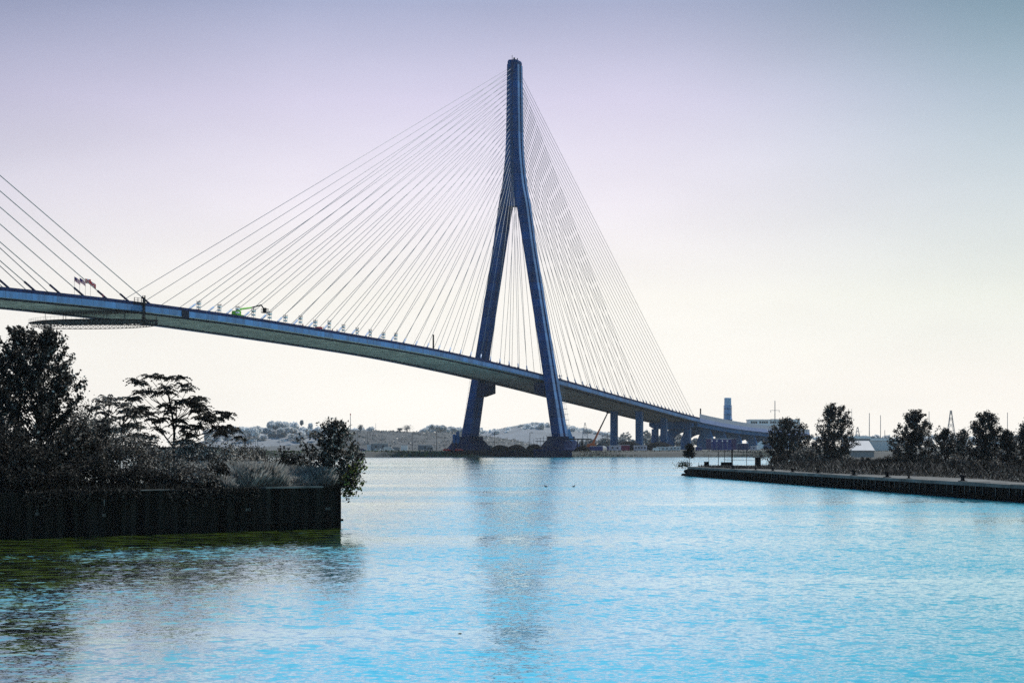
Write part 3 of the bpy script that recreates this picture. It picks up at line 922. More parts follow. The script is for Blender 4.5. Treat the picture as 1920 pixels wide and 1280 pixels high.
# rocky right half of the bank front
def blades(name, pts, h, w, m, lean=.35, kindstuff=None):
    """thin standing blades at given base points"""
    pts = np.asarray(pts, float); n = len(pts)
    hh = np.asarray(h) * RNG.uniform(.55, 1.15, n)
    az = RNG.uniform(0, 2 * math.pi, n); ln = RNG.uniform(0, lean, n) * hh
    f = RNG.uniform(0, 2 * math.pi, n)
    V = np.zeros((n, 4, 3))
    ux, uy = np.cos(f) * w / 2, np.sin(f) * w / 2
    V[:, 0] = pts - np.c_[ux, uy, np.zeros(n)]
    V[:, 1] = pts + np.c_[ux, uy, np.zeros(n)]
    mid = pts + np.c_[np.cos(az) * ln * .4, np.sin(az) * ln * .4, hh * .62]
    tip = pts + np.c_[np.cos(az) * ln, np.sin(az) * ln, hh]
    V[:, 2] = mid + np.c_[ux * .9, uy * .9, np.zeros(n)]
    V[:, 3] = tip
    return quads_mesh(name, V, m)
def leaves_at(C, size, flat=0.0, asp=1.5):
    """random diamond leaves centred on C"""
    C = np.asarray(C, float); n = len(C)
    u = RNG.normal(size=(n, 3)); u[:, 2] *= (1 - flat); u /= np.linalg.norm(u, axis=1)[:, None]
    v = RNG.normal(size=(n, 3)); v[:, 2] *= (1 - flat)
    v -= u * np.sum(u * v, axis=1)[:, None]; v /= np.linalg.norm(v, axis=1)[:, None]
    s = np.asarray(size) * RNG.uniform(.6, 1.3, n)
    s = s[:, None]
    V = np.stack([C - u * s * asp / 2, C + v * s / 2 + u * s * .1, C + u * s * asp / 2, C - v * s / 2 + u * s * .1], axis=1)
    return V
# green growth on the left half of the far bank, tan weeds on the right half
n = 14000
x = RNG.uniform(-420, 24, n); t = RNG.uniform(0, 1, n) ** .8
p = np.c_[x, np.array([shore(q) for q in x]) + 1.5 + t * 11, .0 + np.clip(t * 3.0, 0, 3.0)]
g = blades('bank_grass', p, 1.0, .35, M_BANKGREEN); tag(g, 'dark green growth along the foot of the far bank', 'grass', kind='stuff')
n = 16000
x = RNG.uniform(26, 340, n); t = RNG.uniform(0, 1, n)
p = np.c_[x, np.array([shore(q) for q in x]) + 2.5 + t * 11, .1 + np.clip(t * 2.9, 0, 3.0)]
M_TANW = leaf_mat('tan_weed_blade', (.125, .115, .085), .6, .2)
g = blades('bank_weeds', p, .7, .35, M_TANW); tag(g, 'tan weeds and rubble along the far bank right of the tower', 'weeds', kind='stuff')

# ------------------------------------------------------------------ hills and far woods
def hill(name, label, Y, pts, depth, m, seed, rough=1.0):
    """ridge given by picture columns and rows, at distance Y; slopes down to the plain on both sides"""
    rng = np.random.default_rng(seed)
    mb = MB(); rows = []
    P_ = [at(a, b_, Y) for a, b_ in pts]
    xs_ = np.linspace(P_[0][0], P_[-1][0], 70)
    zz = np.interp(xs_, [q[0] for q in P_], [q[2] for q in P_]) + rng.normal(0, .08 * rough, 70)
    for f, k in ((-1, 0), (-.8, .30), (-.55, .62), (-.3, .86), (-.12, .97), (0, 1), (.3, .95), (1, 0)):
        jit = rng.normal(0, depth * .003, 70)
        rows.append([(xs_[i], Y + f * depth + jit[i], 2.9 + max(0, zz[i] - 2.9) * k) for i in range(70)])
    for i in range(len(rows) - 1):
        for k in range(69):
            mb.quad(rows[i][k], rows[i][k+1], rows[i+1][k+1], rows[i+1][k])
    o = mb.build(name, m, None, True)
    return tag(o, label, 'hill', kind='structure'), list(zip(xs_, zz))
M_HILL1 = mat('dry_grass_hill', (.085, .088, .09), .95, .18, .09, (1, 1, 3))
M_HILL2 = mat('hazed_hill', (.20, .21, .225), .95, .2, .03)  # hill colour lightened to carry painted haze
h1, r1 = hill('embankment_hill', 'long flat topped grassy embankment left of the tower', 1560,
              [(430, 842), (600, 830), (640, 809), (660, 807), (740, 808), (800, 810), (860, 811), (920, 818), (975, 827), (1020, 838), (1040, 842)], 90, M_HILL1, 3)
h2, r2 = hill('distant_hill', 'hazy distant hill seen between the tower legs', 3300,
              [(880, 820), (925, 806), (955, 800), (985, 794), (1005, 791), (1040, 796), (1080, 801), (1110, 806), (1150, 816), (1190, 826)], 240, M_HILL2, 4)
h3, r3 = hill('wooded_ridge', 'pale wooded ridge on the far left skyline', 2800,
              [(380, 830), (430, 806), (470, 804), (500, 801), (560, 801), (600, 806), (650, 808), (700, 812), (760, 822)], 200, M_HILL2, 5)

def far_crowns(spec, Y, m, name, label, leaf, per=220, seed=1, dj=12):
    rng = np.random.default_rng(seed)
    C = []
    for (px, py, wpx, hpx) in spec:
        cx, _, cz = at(px, py, Y); rx = wpx / F * Y / 2; rz = hpx / F * Y / 2
        yy = Y + rng.uniform(-dj, dj)
        d = rng.normal(size=(per, 3)); d /= np.linalg.norm(d, axis=1)[:, None]
        rr = rng.uniform(.25, 1.05, per)[:, None]
        C.append(np.array((cx, yy, cz)) + d * rr * np.array((rx, rx, rz)))
    C = np.concatenate(C)
    C = C[C[:, 2] > 2.8]
    o = quads_mesh(name, leaves_at(C, leaf), m)
    return tag(o, label, 'wood', kind='stuff')
rg = np.random.default_rng(21)
spec = []
for px in range(395, 700, 4):
    spec.append((px + rg.uniform(-3, 3), 808 + rg.uniform(-2, 4), rg.uniform(11, 18), rg.uniform(9, 14)))
for px in range(506, 552, 6):
    spec.append((px, 799 + rg.uniform(-2, 2), 17, 15))
spec += [(rg.uniform(385, 690), rg.uniform(812, 838), rg.uniform(12, 24), rg.uniform(7, 14)) for _ in range(90)]
spec += [(575, 799, 8, 13), (574, 793, 4, 8), ] + [(px, 806 + rg.uniform(-3, 3) - 4 * math.exp(-((px - 820) / 10.0) ** 2), rg.uniform(9, 15), rg.uniform(6, 10)) for px in range(798, 900, 3)]
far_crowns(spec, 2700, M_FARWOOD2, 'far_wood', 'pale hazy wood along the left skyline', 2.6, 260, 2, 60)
spec = []
for px in range(925, 1150, 3):
    yy = np.interp(px, [930, 1005, 1060, 1130], [808, 793, 800, 812])
    spec.append((px + rg.uniform(-3, 3), yy + rg.uniform(0, 4), rg.uniform(7, 13), rg.uniform(5, 8)))
for _ in range(110):
    px = rg.uniform(900, 1180); yy = np.interp(px, [900, 930, 1005, 1060, 1130, 1180], [814, 808, 793, 800, 812, 824])
    spec.append((px, rg.uniform(yy + 3, 836), rg.uniform(10, 20), rg.uniform(6, 11)))
for px in range(880, 930, 7): spec.append((px, 812 + rg.uniform(-3, 2), 14, 12))
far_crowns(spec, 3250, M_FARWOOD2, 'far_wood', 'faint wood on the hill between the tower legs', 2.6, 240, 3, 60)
spec = [(px + rg.uniform(-4, 4), 830 + rg.uniform(-3, 3), rg.uniform(10, 20), rg.uniform(8, 16)) for px in range(1090, 1330, 7)]
spec += [(1175, 825, 26, 30), (1215, 822, 24, 34), (1262, 818, 28, 40), (1275, 824, 30, 30), (1240, 826, 20, 24), (1208, 828, 18, 22)]
far_crowns(spec, 1950, M_FARWOOD, 'far_wood', 'grey wood behind the back span piers', 1.8, 300, 4, 30)
spec = [(px + rg.uniform(-4, 4), 821 + rg.uniform(-2, 3), rg.uniform(9, 16), rg.uniform(5, 9)) for px in range(1480, 1960, 6)]
spec += [(px, 829 + rg.uniform(-2, 3), 16, 12) for px in range(1640, 1960, 9)]
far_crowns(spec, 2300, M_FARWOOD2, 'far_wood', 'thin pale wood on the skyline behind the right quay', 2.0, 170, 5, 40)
# single trees on the embankment
def small_far_tree(px, py, w, hgt, Y, m, label, group, seed):
    rng = np.random.default_rng(seed)
    b0 = at(px, py, Y)
    t = empty('skyline_tree', b0, label, 'tree', group)
    W, H = w / F * Y, hgt / F * Y
    MB().tube([(0, 0, -.5), (W*.05, 0, H * .7)], [.22, .1], 5).build('trunk', M_BARK, t)
    n_ = 260
    d = rng.normal(size=(n_, 3)) * np.array((W * .26, W * .26, H * .2)) + np.array((0, 0, H * .62))
    quads_mesh('crown', leaves_at(d, .55), m, t)
for i, (px, py, w, hgt, lab) in enumerate(((676, 808, 9, 11, 'small forked tree alone on the embankment skyline, by the shrub tip'),
                                           (750, 809, 8, 7, 'low round bush tree on the embankment skyline, middle one'),
                                           (763, 810, 15, 13, 'widest round tree on the embankment skyline'))):
    small_far_tree(px, py, w, hgt, 1556, M_FARWOOD, lab, 'trees on the embankment', 30 + i)
# bushes dotted on the embankment face
n = 420
x = RNG.uniform(xat(640, 1520), xat(1000, 1520), n)
f = RNG.uniform(0, 1, n)
zr = np.interp(x, [q[0] for q in r1], [q[1] for q in r1])
kf = np.interp(f, [0, .2, .45, .7, .88, 1], [0, .30, .62, .86, .97, 1])
C = np.c_[x, 1560 - 90 + f * 88, 2.9 + np.maximum(zr - 2.9, 0) * kf + .2]
C = np.repeat(C, 7, axis=0) + RNG.normal(size=(n * 7, 3)) * np.array((1.6, 1.0, .35))
o = quads_mesh('embankment_scrub', leaves_at(C, .9, .3), leaf_mat('scrub_leaf', (.20, .20, .195), .3, .3, scale=.05))
tag(o, 'grey scrub dotted over the embankment', 'scrub', kind='stuff')

# ------------------------------------------------------------------ far bank: masts, poles, vehicles, plant
def pole(px, ytop, Y, z0, r, label, group, m=M_POLE, arm=0, name='utility_pole', cat='pole', crossarms=0, tip=None, double=False):
    x0 = xat(px, Y); zt = HC + (HY - ytop) / F * Y
    o = empty(name, (x0, Y, z0), label, cat, group)
    h = zt - z0
    MB().tube([(0, 0, -.3), (0, 0, h)], [r, r * .65], 6).build('shaft', m, o)
    if arm:
        MB().tube([(0, 0, h - .2), (arm * .5, 0, h + .2), (arm, 0, h + .1)], r * .5, 4).build('arm', m, o)
        MB().box(arm - .5, arm + .5, -.25, .25, h - .1, h + .12).build('lamp_head', m, o)
        if double:
            MB().tube([(0, 0, h - .2), (-arm * .5, 0, h + .2), (-arm, 0, h + .1)], r * .5, 4).build('arm', m, o)
            MB().box(-arm - .5, -arm + .5, -.25, .25, h - .1, h + .12).build('lamp_head', m, o)
    for k in range(crossarms):
        zz = h * (.80 - .18 * k); w = 3.2
        c = MB().box(-w, w, -.14, .14, zz, zz + .25).build('crossarm', m, o)
        for a in (-w + .2, w - .2):
            MB().tube([(a, 0, zz), (a, 0, zz - 1.3)], .16, 5).build('insulator', m, c)
    if tip:
        MB().tube([(0, 0, h), (0, 0, h + 1.2)], r * 1.2, 5).build('tip', tip, o)
    return o
G1 = 'poles along the far bank'
for i, (px, yt, Y, arm, lab) in enumerate((
        (450, 822, 1330, 0, 'thin grey pole on the far left, under the leaning tree branch'),
        (461, 817, 1340, 0, 'thin grey pole second from the left in the far yard'),
        (471, 811, 1330, 0, 'thin grey pole just left of the tallest one in the far yard'),
        (478.5, 799, 1300, 0, 'tallest dark pole of the left cluster in the far yard'),
        (483, 816, 1360, 0, 'thin grey pole just right of the tallest one in the far yard'),
        (670, 811, 1320, 1.5, 'lamp post on the far bank right of the wall shrub'),
        (689.5, 811, 1250, 1.5, 'lamp post in front of the left end of the white site cabin'),
        (716.5, 809, 1330, 0, 'short thin pole behind the white site cabin'),
        (773, 812, 1250, 1.2, 'white headed lamp post right of the white box'),
        (818.5, 810, 1240, 1.0, 'lamp post near the left tower leg'),
        (927.5, 809, 1240, 2.2, 'lamp post with one arm between the tower legs, left one'),
        (993.5, 811, 1180, 1.4, 'tall lamp post between the tower legs beside the right leg'),
        (1001, 822, 1260, 0, 'short thin pole close to the right tower leg'),
        (1129, 811, 1180, 1.2, 'lamp post just right of the orange crane'),
        (1139.5, 810, 1240, .8, 'thin pole left of the first back span pier'))):
    pole(px, yt, Y, 3, .20, lab, G1, M_POLE if Y < 1300 else M_PALEPOLE, arm, 'lamp_post' if arm else 'utility_pole', 'lamp post' if arm else 'pole')
pole(657, 778, 1556, 16.0, .32, 'tall red tipped antenna mast on the embankment', None, M_PALEPOLE, 0, 'antenna_mast', 'mast', 0, M_RED)
pole(704.5, 793, 1558, 16.0, .16, 'thin aerial on the embankment skyline', None, M_PALEPOLE, 0, 'antenna_mast', 'mast')
pole(1453, 751, 1500, 3, .42, 'tall transmission pole with three crossarms behind the right trees', None, M_PALEPOLE, 0, 'transmission_pole', 'pole', 3)
G2 = 'faint masts behind the right quay'
for px, yt, Y, r, lab in ((1630, 774, 1500, .35, 'faint tall mast above the pale shed roof'),
                          (1651, 778, 1450, .30, 'second faint mast right of the shed roof'),
                          (1659, 806, 1300, .25, 'short thin mast between shed and bushy tree'),
                          (1597, 766, 1700, .22, 'very faint mast beside the tall pointed tree'),
                          (1742, 771, 1300, .25, 'thin mast above the broad spiky tree'),
                          (1889, 773, 1250, .25, 'thin mast at the far right between tree tops')):
    pole(px, yt, Y, 1.5, r, lab, G2, M_PALEPOLE, 0, 'radio_mast', 'mast')

def lattice(px, ytop, Y, z0, wb, label, group=None, m=M_PALEPOLE, arms=True, name='lattice_pylon', r=.16):
    zt = HC + (HY - ytop) / F * Y
    o = empty(name, (xat(px, Y), Y, z0), label, 'pylon', group)
    h = zt - z0
    def ww(t): return wb / 2 * (1 - t) ** 1.15 + wb * .05
    lg = MB()
    lv = [i / 7 for i in range(8)]
    for a in (-1, 1):
        for c in (-1, 1):
            lg.tube([(a * ww(t), c * ww(t), h * t) for t in lv], r, 4)
    lg.build('leg', m, o)
    br = MB()
    for i in range(7):
        t0, t1 = lv[i], lv[i+1]
        for q in (0, 1, 2, 3):
            cs = [(-1, -1), (1, -1), (1, 1), (-1, 1)]
            a, b_ = cs[q], cs[(q+1) % 4]
            br.tube([(a[0]*ww(t0), a[1]*ww(t0), h*t0), (b_[0]*ww(t1), b_[1]*ww(t1), h*t1)], r * .6, 3)
            br.tube([(b_[0]*ww(t0), b_[1]*ww(t0), h*t0), (a[0]*ww(t1), a[1]*ww(t1), h*t1)], r * .6, 3)
    br.build('bracing', m, o)
    if arms:
        MB().box(-wb * .45, wb * .45, -.12, .12, h * .78, h * .78 + .2).build('crossarm', m, o)
    return o
lattice(1097, 792, 2100, 3, 9.0, 'grey lattice pylon on the hillside right of the tower', None, M_PALEPOLE)
lattice(1783, 769, 1150, 1.5, 6.5, 'grey lattice mast rising between the two right hand trees', None, M_PALEPOLE, False, r=.13)
lattice(1608, 800, 2200, 3, 9, 'very faint pylon left of the shed masts', None, M_PALEPOLE)

# chimney behind the viaduct
Y = 1900
zt = HC + (HY - 746) / F * Y
ch = empty('chimney', (xat(1364.5, Y), Y, 3), 'stout blue chimney with a pale top rising behind the viaduct', 'chimney')
h = zt - 3
M_CHIM = mat('chimney_concrete', (.15, .30, .54), .85, .4, .2, (1, 1, .5), .2, seam=((0, 0, 1), 5.0, .3, .5))
M_CHTOP = mat('chimney_top', (.34, .50, .68), .8, .2, .2)
MB().lathe((0, 0, 0), [(3.9, 0), (3.5, h * .58), (3.3, h * .585), (3.15, h * .86)], 12).build('shaft', M_CHIM, ch)
MB().lathe((0, 0, 0), [(3.2, h * .862), (3.15, h), (2.7, h + .3)], 12).build('top_band', M_CHTOP, ch)
ga = MB(); ga.lathe((0, 0, 0), [(3.6, h*.56), (4.5, h*.57), (4.5, h*.585), (3.6, h*.59)], 12)
ga.build('gallery', M_CHIM, ch)
rb = MB()
for k in range(6):
    an = k * math.pi / 3
    rb.tube([(3.75*math.cos(an), 3.75*math.sin(an), h*.2), (3.45*math.cos(an), 3.45*math.sin(an), h*.86)], .22, 4)
rb.build('rib', M_CHTOP, ch)
for k in range(3):
    MB().box(-.5, .5, -3.95, -3.6, h*(.36+.05*k), h*(.36+.05*k)+1.2).build('lamp', M_RED, ch)

# white hall with a band of dark windows, right end of the viaduct
Y = 2050
x0, x1 = xat(1406, Y), xat(1500, Y); zt = HC + (HY - 787) / F * Y
hall = empty('white_hall', ((x0+x1)/2, Y, 3), 'long white hall with a row of dark windows just under its roof behind the viaduct', 'building')
w = (x1 - x0) / 2; h = zt - 3
M_HALLW = mat('white_cladding', (.86, .86, .86), .7, .05, .2)
MB().box(-w, w, 0, 30, 0, h).build('wall', M_HALLW, hall)
MB().box(-w - .5, w + .5, -.5, 30.5, h + .004, h + .6).build('roof', M_HALLW, hall)
kx = -w + 1.0
for grp in (3, 4, 3, 4, 3):
    for j in range(grp):
        if kx > w - 3: break
        MB().box(kx, kx + 1.7, -.12, .05, h - 3.3, h - 1.2).build('window', M_POLE, hall)
        kx += 2.2
    kx += 1.6

# pale shed seen between the right hand trees
Y = 760
x0, x1 = xat(1593, Y), xat(1639, Y)
sh = empty('shed', (0, 0, 0), 'pale shed with a wide sloping roof between two dark trees', 'building')
zr_ = HC + (HY - 827) / F * Y; ze = HC + (HY - 845) / F * Y
q = MB(); q.hexa([(x0, Y, 1.4), (x1, Y, 1.4), (x1, Y + 14, 1.4), (x0, Y + 14, 1.4), (x0, Y, ze), (x1, Y, ze), (x1, Y + 14, ze), (x0, Y + 14, ze)])
q.build('wall', M_GREYB, sh)
q = MB(); q.hexa([(x0 - .2, Y - .5, ze + .01), (x1 + .2, Y - .5, ze + .01), (x1 - .5, Y + 8, zr_), (x0 + .1, Y + 8, zr_),
                  (x0 - .2, Y - .5, ze + .2), (x1 + .2, Y - .5, ze + .2), (x1 - .5, Y + 8, zr_ + .2), (x0 + .1, Y + 8, zr_ + .2)])
q.build('roof', mat('bright_roof', (.36, .36, .37), .5, .08, .2), sh)
Y = 1180
for i, (a, b_, t0, lab) in enumerate(((1590, 1632, 819.5, 'long pale flat roofed warehouse above the shed roof'), (1634, 1700, 823, 'lower pale warehouse right of the shed masts'))):
    x0, x1 = xat(a, Y), xat(b_, Y); zt = HC + (HY - t0) / F * Y
    wh = empty('warehouse', ((x0+x1)/2, Y + i * 30, 2), lab, 'building', 'warehouses behind the right quay')
    w = (x1 - x0) / 2
    MB().box(-w, w, 0, 25, 0, zt - 2.8).build('wall', M_GREYB if i == 0 else M_PALE, wh)
    MB().box(-w - .4, w + .4, -.4, 25.4, zt - 2.79, zt - 1.4).build('roof', M_WHITE, wh)

# left background building behind the leaning tree
Y = 300
x0, x1 = xat(300, Y), xat(401, Y); zt = HC + (HY - 837.5) / F * Y
lb = empty('flat_roof_building', ((x0+x1)/2, Y, 2.9), 'low pale building with a dark flat roof edge behind the leaning tree', 'building')
w = (x1 - x0) / 2
M_LBW = mat('pale_block_wall', (.20, .20, .20), .8, .12, .4)
MB().box(-w, w - .2, 0, 9, 0, zt - 2.9 - .35).build('wall', M_LBW, lb)
MB().box(-w - .2, w, -.3, 9.2, zt - 2.9 - .345, zt - 2.9).build('roof', M_BLACK, lb)
for k in range(2):
    MB().box(-w + 1 + 2.6*k, -w + 2.2 + 2.6*k, -.06, .05, .9, 2.0).build('window', M_POLE, lb)

# vehicles and site cabins along the far bank
def van(px, Y, L_, H_, m, label, group, ybase=3.0, nose=1):
    o = empty('parked_van', (xat(px, Y), Y, ybase), label, 'van', group)
    q = MB()
    prof = [(-L_/2, .45), (L_/2, .45), (L_/2, H_*.5), (L_*.36, H_*.58), (L_*.24, H_), (-L_/2, H_)]
    q.loft([[(a*nose, yy, z) for a, z in prof] for yy in (-1.0, 1.0)])
    q.build('body', m, o)
    MB().hexa([(L_*.27*nose, -1.02, H_*.62), (L_*.34*nose, -1.02, H_*.62), (L_*.34*nose, 1.02, H_*.62), (L_*.27*nose, 1.02, H_*.62),
               (L_*.20*nose, -1.02, H_*.92), (L_*.25*nose, -1.02, H_*.92), (L_*.25*nose, 1.02, H_*.92), (L_*.20*nose, 1.02, H_*.92)]).build('side_window', M_POLE, o)
    for a in (-L_*.32, L_*.30):
        for yy in (-.95, .95):
            MB().tube([(a*nose, yy-.12, .38), (a*nose, yy+.12, .38)], .38, 10).build('wheel', M_BLACK, o)
    return o
def car(px, Y, m, label, group, ybase=3.0):
    o = empty('parked_car', (xat(px, Y), Y, ybase), label, 'car', group)
    q = MB()
    prof = [(-2.2, .35), (2.2, .35), (2.25, .8), (1.3, .95), (.6, 1.45), (-1.2, 1.5), (-1.9, .98), (-2.2, .9)]
    q.loft([[(a, yy, z) for a, z in prof] for yy in (-.85, .85)])
    q.build('body', m, o)
    q = MB(); q.loft([[(a, yy, z) for a, z in ((-1.5, 1.0), (.95, 1.0), (.5, 1.4), (-1.1, 1.42))] for yy in (-.87, .87)])
    q.build('side_window', M_POLE, o)
    for a in (-1.35, 1.4):
        for yy in (-.8, .8):
            MB().tube([(a, yy-.1, .33), (a, yy+.1, .33)], .33, 10).build('wheel', M_BLACK, o)
    return o
def cabin(px, Y, L_, H_, m, label, group, ybase=3.0, name='site_cabin', cat='cabin', nwin=3, wm=M_POLE, legs=True):
    o = empty(name, (xat(px, Y), Y, ybase), label, cat, group)
    MB().box(-L_/2, L_/2, -1.3, 1.3, .4, H_).build('body', m, o)
    MB().box(-L_/2-.08, L_/2+.08, -1.38, 1.38, H_+.003, H_+.14).build('roof', M_WHITE if m is not M_WHITE else M_PALE, o)
    for k in range(nwin):
        a = -L_/2 + (k + .7) * L_ / (nwin + .4)
        MB().box(a-.45, a+.45, -1.34, -1.28, H_*.45, H_*.78).build('window', wm, o)
    q = MB()
    for a in (-L_*.4, 0, L_*.4): q.box(a-.2, a+.2, -1.2, 1.2, 0, .39)
    q.build('support', M_BLACK, o)
    return o
GV = 'vehicles and cabins on the far bank'
M_CABW = mat('cabin_white', (.62, .62, .61), .6, .1, .3)
M_CABP = mat('cabin_pink', (.46, .40, .46), .6, .15, .3)
M_CABR = mat('trailer_crimson', (.16, .012, .05), .6, .2, .3)
M_CABB = mat('container_blue', (.02, .03, .16), .6, .2, .3)
car(667, 1122, M_CABW, 'white car at the left end of the far bank, beside the wall shrub', GV)
car(679, 1128, M_CABB, 'dark car beside the white car on the far bank', GV)
cabin(712, 1150, 9.5, 4.0, M_GREYB, 'long grey site cabin with two dark windows on the far bank', GV, nwin=2)
cabin(697, 1165, 5.0, 3.4, M_PALE, 'smaller pale cabin behind the left end of the long cabin', GV, nwin=1)
van(729, 1118, 5.4, 2.3, M_CABW, 'white van with sloping nose in front of the long cabin', GV)
car(710, 1112, M_WHITE, 'low white car in front of the long cabin', GV)
van(741, 1130, 5.0, 2.2, M_GREYB, 'grey van between the white van and the white box', GV, nose=-1)
cabin(758.5, 1135, 3.6, 3.1, M_WHITE, 'square white box trailer left of the headed lamp post', GV, nwin=0)
cabin(797, 1190, 8.0, 3.2, M_GREYB, 'grey cabin with wide dark opening, right of the white box', GV, nwin=1)
cabin(806, 1140, 3.4, 2.4, M_GREYB, 'small dark windowed trailer near the left tower leg', GV, nwin=2)
car(838, 1116, M_RED, 'red car beside the left tower leg', GV)
car(861, 1112, M_RED, 'red car in front of the left tower leg', GV)
car(997, 1112, M_RED, 'red car in front of the soil mounds between the legs', GV)
cabin(912, 1180, 6.5, 3.0, M_GREYB, 'grey cabin beyond the left leg pedestal', GV, nwin=2)
cabin(1153, 1150, 6.5, 2.9, M_CABP, 'pinkish white trailer below the first back span pier', GV, nwin=2)
cabin(1170, 1158, 6.0, 3.3, M_CABR, 'dark crimson container right of the pinkish trailer', GV, nwin=0, name='container', cat='container')
cabin(1200.5, 1160, 7.2, 3.0, M_CABP, 'lilac site cabin with small windows under the second pier', GV, nwin=4)
cabin(1243, 1200, 7.4, 2.2, M_PALE, 'long low pale cabin right of the lilac one', GV, nwin=3)
cabin(1265, 1210, 6.6, 2.4, M_PALE, 'pale cabin left of the tree on the quay tip', GV, nwin=3)
van(1232, 1125, 4.6, 1.7, M_WHITE, 'low white truck by the water below the third pier', GV)
cabin(1118, 1140, 7.0, 2.6, M_CABB, 'dark blue container behind the crane base', GV, nwin=0, name='container', cat='container')
cabin(1145, 1175, 4.0, 2.6, M_CABB, 'dark blue container right of the crane', GV, nwin=0, name='container', cat='container')
cabin(1310, 1180, 3.2, 2.3, M_CABB, 'small dark blue cabin right of the quay tip tree', GV, nwin=1)
cabin(1352, 1210, 11.5, 6.6, M_CABB, 'large dark blue container stack behind the quay fence', GV, nwin=0, name='container', cat='container')
cabin(1352, 1330, 19, 7.4, mat('barn_purple', (.05, .03, .10), .8, .2, .2), 'wide purple roofed barn under the viaduct', GV, nwin=0, name='barn', cat='barn')
cabin(1393, 1240, 6.4, 4.2, mat('shed_dark', (.04, .04, .10), .8, .2, .2), 'dark shed right of the blue containers', GV, nwin=0, name='dark_shed', cat='shed')
cabin(1413, 1260, 3.4, 2.6, M_CABP, 'pale pink trailer right of the dark shed', GV, nwin=1)
cabin(1421, 1265, 2.6, 2.9, M_WHITE, 'small white trailer right of the pink one', GV, nwin=0)
for i, px in enumerate((1335, 1344, 1354.5, 1363.5)):
    pole(px, 827, 1200, 3, .16, 'white headed floodlight post above the blue containers, %s from the left' % ORD[i], 'floodlight posts by the viaduct', M_PALEPOLE, .01, 'floodlight_post', 'floodlight')
    MB().ball(at(px, 826.5, 1199), .40, 7, 5).build('lamp_globe', M_WHITE, bpy.data.objects['floodlight_post' if i == 0 else 'floodlight_post.%03d' % i])
    g = bpy.data.objects['lamp_globe' if i == 0 else 'lamp_globe.%03d' % i]
    pr_ = g.parent; pl_ = pr_.location
    from mathutils import Matrix
    g.data.transform(Matrix.Translation((-pl_[0], -pl_[1], -pl_[2])))

# mobile crane
Y = 1160
cr_ = empty('mobile_crane', (xat(1112, Y), Y, 3), 'orange mobile crane with its black tipped boom raised towards the deck', 'crane')
q = MB(); q.box(-5, 4.5, -1.3, 1.3, .9, 2.2); q.box(2.6, 4.6, -1.2, 1.2, 2.2, 3.2); q.build('carrier', M_CABB, cr_)
q = MB(); q.hexa([(-4, -1.4, 2.21), (1.6, -1.4, 2.21), (1.6, 1.4, 2.21), (-4, 1.4, 2.21), (-3.0, -1.2, 4.0), (.8, -1.2, 4.6), (.8, 1.2, 4.6), (-3.0, 1.2, 4.0)])
q.build('upper_body', M_ORANGE, cr_)
for a in (-3.8, -2.2, 1.2, 3.4):
    for yy in (-1.2, 1.2): MB().tube([(a, yy-.2, .65), (a, yy+.2, .65)], .65, 10).build('wheel', M_BLACK, cr_)
tipx = xat(1139.5, Y) - xat(1112, Y); tipz = HC + (HY - 773.5) / F * Y - 3
a0 = np.array((-.4, 0, 3.6)); a1 = np.array((tipx, 0, tipz))
m1 = a0 + (a1 - a0) * .48
MB().tube([a0, m1], [.62, .52], 6).build('lower_boom', M_ORANGE, cr_)
MB().tube([m1, a1], [.46, .36], 6).build('upper_boom', M_BLACK, cr_)
MB().box(a1[0]-.7, a1[0]+.9, -.4, .4, a1[2]-.4, a1[2]+.5).build('boom_head', M_BLACK, cr_)

# soil mounds and sheet pile frontage by the tower feet
for i, (px, Y, wpx, hpx, lab) in enumerate(((938, 1118, 44, 11, 'dark soil mound beside the left pedestal'), (968, 1114, 40, 12, 'dark soil mound midway between the tower feet'),
                                         (1003, 1112, 36, 13, 'dark soil mound against the right pedestal'), (1092, 1116, 34, 10, 'dark spoil heap right of the right pedestal'),
                                         (1180, 1300, 60, 16, 'dark spoil heap under the back span piers'), (1235, 1330, 70, 15, 'long dark spoil heap below the last piers'))):
    w = wpx / F * Y; hh = hpx / F * Y
    q = MB(); rings = []
    rg2 = np.random.default_rng(50 + i)
    prof = [(1.0, -.2), (.86, .35), (.62, .72), (.32, .95), (.04, 1.0)]
    base = len(q.v)
    n_ = 26
    jit = 1 + rg2.normal(0, .09, n_)
    for r_, z_ in prof:
        rings.append([(w/2*r_*math.cos(2*math.pi*k/n_)*jit[k], w*.35*r_*math.sin(2*math.pi*k/n_)*jit[k], hh*z_*(1 + rg2.normal(0, .05))) for k in range(n_)])
    q.loft(rings)
    o = q.build('soil_mound', M_SOIL, None, True); o.location = (xat(px, Y), Y, 3)
    tag(o, lab, 'mound', 'soil mounds on the far bank')
